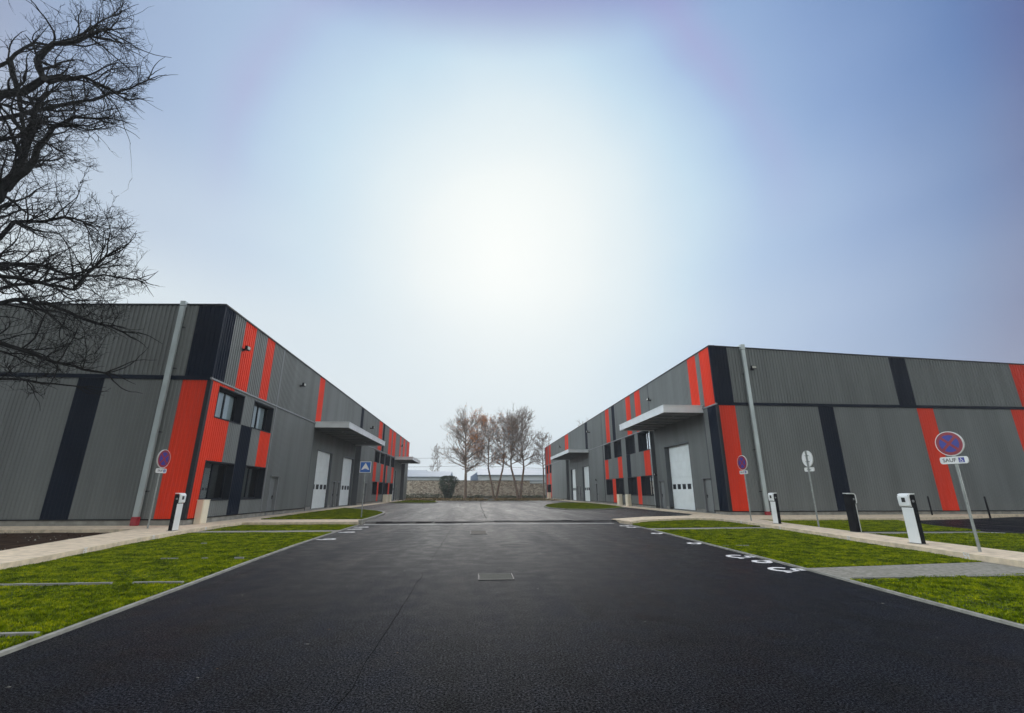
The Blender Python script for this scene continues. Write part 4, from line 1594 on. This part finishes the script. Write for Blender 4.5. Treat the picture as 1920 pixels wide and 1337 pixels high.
cover(0.10, 0.74, 8.80, 9.42, 'pale rectangular drain cover in the road nearest the camera', 'slab')
cover(-0.13, 0.50, 17.85, 19.25, 'rusty rectangular drain cover in the road close to the raised edge', 'rust')
mb = MB()
for k in range(20):
    a = R(20 + 140 * k / 20); b_ = R(20 + 140 * (k + 1) / 20)
    cx_, cy_ = 1.14, 13.95
    mb.quad((cx_ + .40 * math.cos(a), cy_ + .5 * math.sin(a), .005), (cx_ + .37 * math.cos(a), cy_ + .44 * math.sin(a), .005), (cx_ + .37 * math.cos(b_), cy_ + .44 * math.sin(b_), .005), (cx_ + .40 * math.cos(b_), cy_ + .5 * math.sin(b_), .005))
o = empty('manhole', (1.14, 13.95, 0), 'round manhole set low in the road with a dark curved rim', 'manhole')
mb.build('rim_gap', 'tar', o)
mb = MB()
mb.poly([(1.14 + .37 * math.cos(R(a)), 13.95 + .43 * math.sin(R(a)), 0.004) for a in range(0, 360, 12)])
mb.build('lid', 'asphalt', o)


# ------------------------------------------------------------------ TREES
def wander(p, d, L, n, wob, up=0.0, rg=None):
    pts = [p.copy()]
    d = d.normalized()
    for k in range(n):
        d = (d + Vector((rg.uniform(-1, 1), rg.uniform(-1, 1), rg.uniform(-1, 1))) * wob + Vector((0, 0, up))).normalized()
        p = p + d * (L / n)
        pts.append(p.copy())
    return pts


def rot_off(d, ang, rg):
    a = d.orthogonal().normalized()
    a.rotate(Matrix.Rotation(rg.uniform(0, 2 * math.pi), 3, d.normalized()))
    return (d.normalized() * math.cos(ang) + a * math.sin(ang)).normalized()


def branch(mb, p, d, L, r, lvl, rg, cfg):
    n = cfg['seg'][lvl]
    pts = wander(p, d, L, n, cfg['wob'][lvl], cfg['up'][lvl], rg)
    rad = [r * (1 - 0.75 * k / n) for k in range(n + 1)]
    mb.tube(pts, rad, cfg['sides'][lvl], cap=False)
    cfg['tips'].append((pts[-1], lvl))
    if lvl + 1 >= len(cfg['num']):
        return
    for c in range(cfg['num'][lvl + 1]):
        f = rg.uniform(cfg['from'][lvl + 1], 1.0)
        k = min(n - 1, int(f * n))
        q = pts[k].lerp(pts[k + 1], f * n - k)
        dd = rot_off((pts[k + 1] - pts[k]), R(rg.uniform(*cfg['ang'][lvl + 1])), rg)
        dd = (dd + cfg['bias']).normalized()
        if cfg.get('clip') and not cfg['clip'](q + dd * L * 0.62):
            continue
        branch(mb, q, dd, L * rg.uniform(*cfg['len'][lvl + 1]), max(rad[k] * 0.6, cfg['rmin']), lvl + 1, rg, cfg)


# foreground bare tree, trunk just outside the picture on the left
tx, ty = -18.6, 14.5
tree = empty('bare_tree', (tx, ty, 0.05), 'big leafless tree with dark twisted limbs reaching in from the left edge', 'tree')
rt = random.Random(11)
mb = MB()
trunk = [Vector((tx, ty, 0.0)), Vector((tx + .05, ty, 1.2)), Vector((tx - .1, ty - .1, 3.0)), Vector((tx + .1, ty, 5.2)), Vector((tx + .3, ty + .1, 8.0)), Vector((tx + .2, ty, 11.5)), Vector((tx - .3, ty, 14.5)), Vector((tx - 1.1, ty, 17.5)), Vector((tx - 1.6, ty, 20.5))]
mb.tube(trunk, [.62, .46, .42, .40, .35, .28, .19, .09, .03], 14)
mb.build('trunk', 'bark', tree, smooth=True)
limbs = [
    (.27, 5.8, [(-17.2, 14.3, 8.4), (-15.96, 14.2, 10.98), (-15.74, 14.2, 11.71), (-15.74, 14.2, 13.24), (-15.85, 14.2, 14.43), (-15.62, 14.2, 15.29)]),
    (.20, 12.6, [(-16.92, 14.0, 14.85), (-16.23, 14.0, 15.02), (-15.73, 14.0, 15.69), (-16.18, 14.0, 16.49), (-15.84, 14.0, 17.32), (-15.1, 14.0, 17.49), (-14.39, 14.0, 18.14), (-14.1, 14, 18.2)]),
    (.10, None, [(-15.73, 14.0, 15.69), (-15.28, 13.8, 15.35), (-14.04, 13.6, 15.49), (-13.0, 13.6, 14.96), (-12.6, 13.6, 14.7)]),
    (.14, None, [(-15.85, 14.2, 11.2), (-15.0, 13.8, 11.66), (-14.72, 13.8, 12.95), (-14.64, 13.8, 13.45), (-14.07, 13.8, 13.9), (-13.4, 13.8, 13.9)]),
    (.13, 6.6, [(-16.9, 14.8, 8.8), (-16.34, 15.0, 9.8), (-16.09, 15.0, 10.44), (-15.21, 15.0, 10.49), (-14.53, 15.0, 10.71), (-13.8, 14.9, 10.5)]),
    (.12, 6.2, [(-16.4, 13.6, 7.4), (-14.0, 13.2, 7.55), (-12.96, 13.2, 7.42), (-11.9, 13.2, 7.19), (-11.3, 13.2, 8.29)]),
    (.12, 6.3, [(-17.2, 15.2, 7.4), (-16.15, 15.5, 7.6), (-15.4, 15.5, 7.79), (-14.63, 15.5, 7.65), (-13.54, 15.5, 7.18), (-12.09, 15.5, 6.72)]),
    (.12, 4.8, [(-16.6, 14.6, 6.0), (-14.71, 14.5, 5.89), (-13.35, 14.5, 5.44), (-12.13, 14.5, 5.11), (-11.45, 14.5, 5.01)]),
    (.08, 4.4, [(-17.2, 15.4, 5.3), (-15.86, 16.0, 5.1), (-15.07, 16.0, 5.09), (-13.44, 16.0, 4.9)]),
    (.09, 15.5, [(-18.3, 15.0, 17.4), (-17.89, 15.2, 18.66), (-17.3, 15.2, 18.57), (-16.2, 15.2, 19.3), (-15.2, 15.0, 20.1)]),
    (.10, None, [(-18.3, 15.0, 17.5), (-17.8, 15.2, 16.2), (-17.11, 15.2, 14.54), (-16.6, 14.8, 13.2), (-15.75, 14.2, 12.6)]),
    (.11, 7.6, [(-16.9, 14.8, 8.5), (-15.81, 14.8, 8.73), (-14.84, 14.8, 8.77), (-13.61, 14.8, 8.42), (-12.9, 14.8, 8.7)]),
    (.10, 9.5, [(-17.2, 13.8, 11.2), (-15.9, 13.3, 12.2), (-14.7, 13.0, 12.3), (-13.6, 12.9, 12.0)]),
    (.10, 13.5, [(-17.4, 15.5, 15.6), (-16.4, 16.2, 16.9), (-15.5, 16.6, 17.9), (-14.7, 16.8, 18.8)]),
    (.10, 5.5, [(-16.9, 15.6, 8.1), (-15.5, 16.4, 9.0), (-14.2, 16.8, 9.4), (-13.2, 16.9, 9.3)]),
    (.14, 9.0, [(-20.4, 15.0, 11.2), (-22.5, 15.4, 13.0), (-24.5, 15.6, 14.0)]),
    (.14, 11.0, [(-20.0, 13.2, 13.4), (-21.5, 12.0, 15.6), (-22.4, 11.4, 17.5)]),
    (.12, 7.0, [(-20.2, 16.4, 8.4), (-21.9, 17.6, 9.2), (-23.6, 18.4, 9.4)]),
]
cfg = dict(seg=[8, 7, 5, 4], wob=[.30, .40, .46, .50], up=[0.03, 0.03, 0.04, 0.06], sides=[5, 4, 3, 3], num=[0, 8, 7, 4], ang=[(0, 0), (25, 70), (22, 65), (20, 60)],
           len=[(1, 1), (.38, .65), (.38, .62), (.35, .6)], rmin=0.0072, tips=[], bias=Vector((0.20, 0, 0.0)))
cfg['from'] = [0, .15, .15, .1]


def right_bound(z):
    return float(np.interp(z, [4, 5.5, 8, 10, 11.8, 12.6, 14.5, 16.5, 19, 21], [-12.8, -10.9, -10.45, -11.0, -12.6, -12.5, -12.1, -12.0, -13.2, -14.2]))


cfg['clip'] = lambda q: q.x * 14 / q.y < right_bound(1.5 + (q.z - 1.5) * 14 / q.y) and q.z > 4.3
for r0, zt_, pts in limbs:
    pts = [Vector(p) for p in pts]
    if zt_ is not None:
        pts = [Vector((np.interp(zt_, [0, 5.2, 8, 11.5, 14.5, 17.5], [tx, tx + .1, tx + .3, tx + .2, tx - .3, tx - 1.1]), ty, zt_))] + pts
    # refine with small wobble
    P = [pts[0]]
    for a, b in zip(pts, pts[1:]):
        n = max(1, int((b - a).length / 0.35))
        for k in range(1, n + 1):
            q = a.lerp(b, k / n)
            if k < n:
                q = q + Vector((rt.uniform(-1, 1), rt.uniform(-1, 1), rt.uniform(-1, 1))) * 0.05
            P.append(q)
    n = len(P) - 1
    rad = [r0 * (1 - 0.74 * (k / n) ** 0.9) for k in range(n + 1)]
    mb = MB()
    mb.tube(P, rad, 8, cap=False)
    Ltot = sum((b - a).length for a, b in zip(P, P[1:]))
    cnt = int(Ltot * 3.0) if P[-1].x > -19 else int(Ltot * 1.2)
    for c in range(cnt):
        f = rt.uniform(0.22, 1.0) ** 0.75
        k = min(n - 1, int(f * n))
        if P[k].x < -19.5 and P[-1].x > -19:
            continue
        d = rot_off(P[min(n, k + 2)] - P[k], R(rt.uniform(25, 85)), rt)
        d = (d + Vector((0.30, 0, 0.05))).normalized()
        L = rt.uniform(0.9, 2.2)
        q = P[k] + d * L * 0.6
        if not cfg['clip'](q):
            L *= 0.5
            if not cfg['clip'](P[k] + d * L * 0.6):
                continue
        branch(mb, P[k], d, L, max(.014, min(rad[k] * 0.5, .05)), 0, rt, dict(cfg, num=[0, 5, 4, 1]))
    for c in range(4):
        d = (P[-1] - P[-2]).normalized()
        branch(mb, P[-1], rot_off(d, R(rt.uniform(5, 40)), rt), rt.uniform(.8, 1.5), .024, 0, rt, dict(cfg, num=[0, 5, 4, 2]))
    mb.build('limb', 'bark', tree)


def far_tree(x, y, h, spread, label, seed, leaves=0, trunks=((0, 0),), crown0=0.3, name='bare_tree', leafside=0.0, r0=0.28, dens=1.0, up=.05):
    rg = random.Random(seed)
    t = empty(name, (x, y, 0.1), label, 'tree', 'leafless trees in front of the stone wall')
    tips = []
    tb, cb = MB(), MB()
    for (dx, lean) in trunks:
        top = Vector((x + dx + lean * h * 0.35, y, 0.1 + h * crown0 * 1.15))
        P = [Vector((x + dx * 0.3, y, 0.05)), Vector((x + dx * 0.7 + lean, y, h * crown0 * .5)), top]
        tb.tube(P, [r0 * 1.25, r0, r0 * .8], 8, cap=False)
        L = Vector((lean * 1.2, 0, h * (1 - crown0)))
        main = wander(top, Vector((lean * .35, 0, 1)), h * (1 - crown0) * 0.92, 9, .10, .12, rg)
        cb.tube(main, [r0 * .8 * (1 - .85 * k / 9) for k in range(10)], 6, cap=False)
        nb = int(40 * dens)
        for c in range(nb):
            f = (c + rg.random()) / nb
            k = min(8, int(f * 9))
            q = main[k].lerp(main[k + 1], f * 9 - k)
            a = rg.uniform(0, 2 * math.pi)
            w = math.sin(math.pi * (0.22 + 0.62 * f)) ** 0.8
            L = spread * w * rg.uniform(.8, 1.15)
            d = Vector((math.cos(a), math.sin(a), 0.30 + 0.75 * f))
            c2 = dict(seg=[6, 5, 4, 3], wob=[.12, .18, .22, .25], up=[up, .06, .06, .05], sides=[4, 3, 3, 3], num=[0, 7, 5, 2], ang=[(0, 0), (22, 50), (22, 50), (20, 50)],
                      len=[(1, 1), (.35, .6), (.35, .6), (.4, .7)], rmin=0.019, tips=tips, bias=Vector((0, 0, .12)))
            c2['from'] = [0, .2, .2, .1]
            branch(cb, q, d, L, r0 * .36 * (1 - .5 * f), 0, rg, c2)
    tb.build('trunk', 'bark2', t, smooth=True)
    cr = cb.build('crown', 'bark2', t)
    if leaves:
        lb = MB()
        cand = [p for p, l in tips if l >= 2]
        rg.shuffle(cand)
        cx_ = x
        picked = [p for p in cand if (p.x - cx_) * leafside > -0.8 or leafside == 0 or rg.random() < .25]
        clus = [rg.choice(picked) for _ in range(7)]
        for p in picked:
            dmin = min((p - c).length for c in clus)
            if rg.random() < (0.8 if dmin < 1.5 else 0.16):
                for _ in range(leaves):
                    q = p + Vector((rg.gauss(0, .12), rg.gauss(0, .12), rg.gauss(0, .12)))
                    s = rg.uniform(.04, .085)
                    a = Vector((rg.uniform(-1, 1), rg.uniform(-1, 1), rg.uniform(-1, 1))) * s
                    b = Vector((rg.uniform(-1, 1), rg.uniform(-1, 1), rg.uniform(-1, 1))) * s
                    lb.quad(q - a, q - b, q + a, q + b)
        if lb.f:
            lb.build('leaves', 'leaf_o', t)
    return t


far_tree(-2.0, 101, 15.0, 5.4, 'leftmost roadside tree with orange leaves on its right side before the stone wall', 21, 6, crown0=.30, leafside=1.0, r0=.33, dens=1.3, up=.04)
far_tree(4.4, 102, 15.4, 4.2, 'slender two stemmed tree with orange top leaves, second from the left', 5, 5, trunks=((-0.9, -.12), (0.9, .14)), crown0=.36, r0=.22, dens=.85)
far_tree(9.6, 102, 16.3, 4.9, 'tall leafless forked tree, second from the right before the stone wall', 9, 0, trunks=((-.8, -.16), (0.7, .06)), crown0=.34, r0=.25, dens=.9)
far_tree(15.2, 103.5, 12.6, 2.6, 'small leafless tree beside the far corner of the right warehouse', 31, 0, crown0=.42, r0=.17, dens=.8)

# dark bush
o = empty('bush', (-5.9, 105.5, 0.1), 'dark evergreen bush in front of the stone wall', 'bush')
rb = random.Random(4)
mb = MB()
mb.tube([(-5.9, 105.5, 0), (-5.85, 105.5, 1.6), (-5.8, 105.5, 3.0)], [.35, .28, .1], 7)
mb.build('stem', 'bark2', o)
mb = MB()
for _ in range(7000):
    z = rb.uniform(0.2, 4.9)
    f = (z - 0.2) / 4.7
    rr = (0.65 + 1.5 * min(1, f / .7)) * (1 if f < .75 else math.sqrt(max(0, 1 - ((f - .75) / .27) ** 2)))
    a = rb.uniform(0, 6.283)
    q = rr * rb.uniform(.55, 1.05) * (1 + .18 * math.sin(3 * a + z * 2))
    c = Vector((-5.9 + q * math.cos(a), 105.5 + q * math.sin(a), z))
    s = rb.uniform(.06, .14)
    u = Vector((rb.uniform(-1, 1), rb.uniform(-1, 1), rb.uniform(-1, 1))) * s
    v_ = Vector((rb.uniform(-1, 1), rb.uniform(-1, 1), rb.uniform(-1, 1))) * s
    mb.quad(c - u, c - v_, c + u, c + v_)
mb.build('foliage', 'bush', o)

# scrub at the foot of the stone wall
mb = MB()
for _ in range(9000):
    x = rb.uniform(-20, 20)
    hgt = (1.5 if x < -6.5 else 0.7) * (0.5 + 0.5 * noise.noise(Vector((x * .5, 0, 0)))) + .2
    z = .1 + rb.random() ** 1.5 * hgt
    c = Vector((x, 110 - rb.uniform(0, 1.4), z))
    s = rb.uniform(.05, .13)
    u = Vector((rb.uniform(-1, 1), rb.uniform(-1, 1), rb.uniform(-.4, 1))) * s
    v_ = Vector((rb.uniform(-1, 1), rb.uniform(-1, 1), rb.uniform(-1, 1))) * s
    mb.quad(c - u, c - v_, c + u, c + v_, 0 if rb.random() < .7 else 1)
tag(mb.build('undergrowth', ['bush', 'lawn']), kind='stuff')

# ------------------------------------------------------------------ STONE WALL
o = empty('stone_wall', (0, 112, 0.05), 'old rubble stone wall across the far end of the yard', 'wall')
mb = MB()
mb.box(-45, 13.1, 111.7, 112.2, 0.0, 3.95)
mb.box(13.1, 40, 111.72, 112.18, 0.0, 3.3)
x = -45
mb.build('masonry', 'stone', o)
mb = MB()
while x < 13.1:
    w = rnd.uniform(0.5, 0.9)
    mb.box(x, min(x + w - 0.02, 13.1), 111.6, 112.3, 3.95, 3.95 + rnd.uniform(.10, .17))
    x += w
x = 13.1
while x < 40:
    w = rnd.uniform(0.5, 0.9)
    mb.box(x, x + w - 0.02, 111.62, 112.28, 3.3, 3.3 + rnd.uniform(.08, .15))
    x += w
mb.build('coping', 'plinth', o)

# concrete blocks on the verge edge
for x, y, lb, s in ((2.75, 78.0, 'white concrete block at the near edge of the leafy verge', .35), (2.2, 90.0, 'smaller pale concrete block farther back on the leafy verge', .32)):
    mb = MB()
    mb.box(x - s * 1.4, x + s * 1.4, y - s, y + s, 0.1, 0.1 + s * .9)
    ob = mb.build('concrete_block', 'concrete', bevel=0.03)
    tag(ob, lb, 'block')

# ------------------------------------------------------------------ FAR WAREHOUSES
def far_shed(name, label, x0, x1, y, depth, wall_h, ridge_h, gable=False):
    o = empty(name, ((x0 + x1) / 2, y, 0), label, 'warehouse')
    mb = MB()
    mb.box(x0, x1, y, y + depth, 0, wall_h)
    mb.build('wall', 'whwall', o)
    mb = MB()
    ym = y + depth / 2
    if not gable:
        a, b = (x0 - .3, y - .4, wall_h + .02), (x1 + .3, y - .4, wall_h + .02)
        c, d = (x1 + .3, ym, ridge_h), (x0 - .3, ym, ridge_h)
        mb.quad(a, b, c, d)
        mb.quad(d, c, (x1 + .3, y + depth + .4, wall_h + .02), (x0 - .3, y + depth + .4, wall_h + .02))
        mb.poly([a, d, (x0 - .3, y + depth + .4, wall_h + .02)])
        mb.poly([b, (x1 + .3, y + depth + .4, wall_h + .02), c])
    mb.build('roof', 'whroof', o)
    mb = MB()
    mb.box(x0 - .32, x1 + .32, y - .48, y - .40, wall_h - .25, wall_h + .08)
    mb.build('gutter', 'whdark', o)
    return o


sA = far_shed('far_warehouse', 'long low white warehouse with pale roof behind the stone wall on the left', -34, -8.2, 150, 24, 6.0, 8.2)
mb = MB()
mb.box(-30, -15.2, 149.6, 149.95, 2.0, 4.6)
mb.build('lower_bay', 'whroof', sA)
mb = MB()
mb.box(-30.2, -15.0, 149.4, 149.6, 4.6, 4.9)
mb.build('bay_gutter', 'whdark', sA)
sB = far_shed('far_warehouse', 'pale blue warehouse behind the stone wall between the trees', 1.0, 32, 150, 24, 6.6, 9.2)
mb = MB()
mb.box(16.0, 21.5, 149.6, 149.98, 1.5, 4.7)
mb.build('loading_bay', 'whwall', sB)
mb = MB()
mb.box(15.8, 21.7, 149.35, 149.6, 4.7, 4.95)
mb.build('bay_gutter', 'whdark', sB)
# its gable end
mb = MB()
mb.poly([(-1.5, 155, 0), (1.0, 149.9, 0), (1.0, 149.9, 6.6), (2.4, 162, 9.2), (-1.5, 156, 6.3)])
mb.build('gable_wall', 'whroof', sB)
sC = far_shed('far_warehouse', 'low flat shed with brownish roof edge at the far left behind the wall', -36, -19, 178, 12, 8.6, 9.6)

# faint far poplars
for x, y, h, sd, lb in ((-17.2, 190, 19.5, 41, 'left one of two faint tall trees beyond the white warehouse'), (-14.6, 192, 20.5, 43, 'right one of two faint tall trees beyond the white warehouse')):
    t_ = far_tree(x, y, h, 1.8, lb, sd, 0, crown0=.15, r0=.2, dens=.7, name='poplar_tree', up=.15)
    t_['group'] = 'faint trees beyond the far warehouses'
# crown just above the right warehouse roof
t_ = far_tree(24.5, 104.5, 14.3, 4.2, 'leafless tree top showing above the roof of the right warehouse', 51, 0, crown0=.35, r0=.25, dens=.8)

# overhead cables
for z0, z1, y, lb in ((10.3, 9.6, 118, 'upper overhead cable crossing behind the trees'), (8.2, 7.6, 118.6, 'lower overhead cable crossing behind the trees')):
    mb = MB()
    P = []
    for k in range(41):
        f = k / 40
        P.append((-48 + 96 * f, y, z0 + (z1 - z0) * f - 1.2 * (1 - (2 * ((f * 2) % 1) - 1) ** 2) * .5))
    mb.tube(P, .03, 4)
    ob = mb.build('overhead_cable', 'cable')
    tag(ob, lb, 'cable', 'overhead cables')

# ------------------------------------------------------------------ HAZE
if HAZE_DENSITY > 0:
    mb = MB()
    mb.box(-265, 265, -85, 425, -1.06, 26)
    hz_ = mb.build('haze', 'cable')
    hz_.data.materials.clear()
    hm = bpy.data.materials.new('haze')
    hm.use_nodes = True
    t = hm.node_tree
    t.nodes.clear()
    out = nn(t, 'ShaderNodeOutputMaterial')
    pv = nn(t, 'ShaderNodeVolumePrincipled')
    pv.inputs['Color'].default_value = (0.93, 0.95, 0.98, 1)
    pv.inputs['Density'].default_value = HAZE_DENSITY
    pv.inputs['Anisotropy'].default_value = 0.0
    t.links.new(pv.outputs[0], out.inputs['Volume'])
    hz_.data.materials.append(hm)
    tag(hz_, kind='stuff')
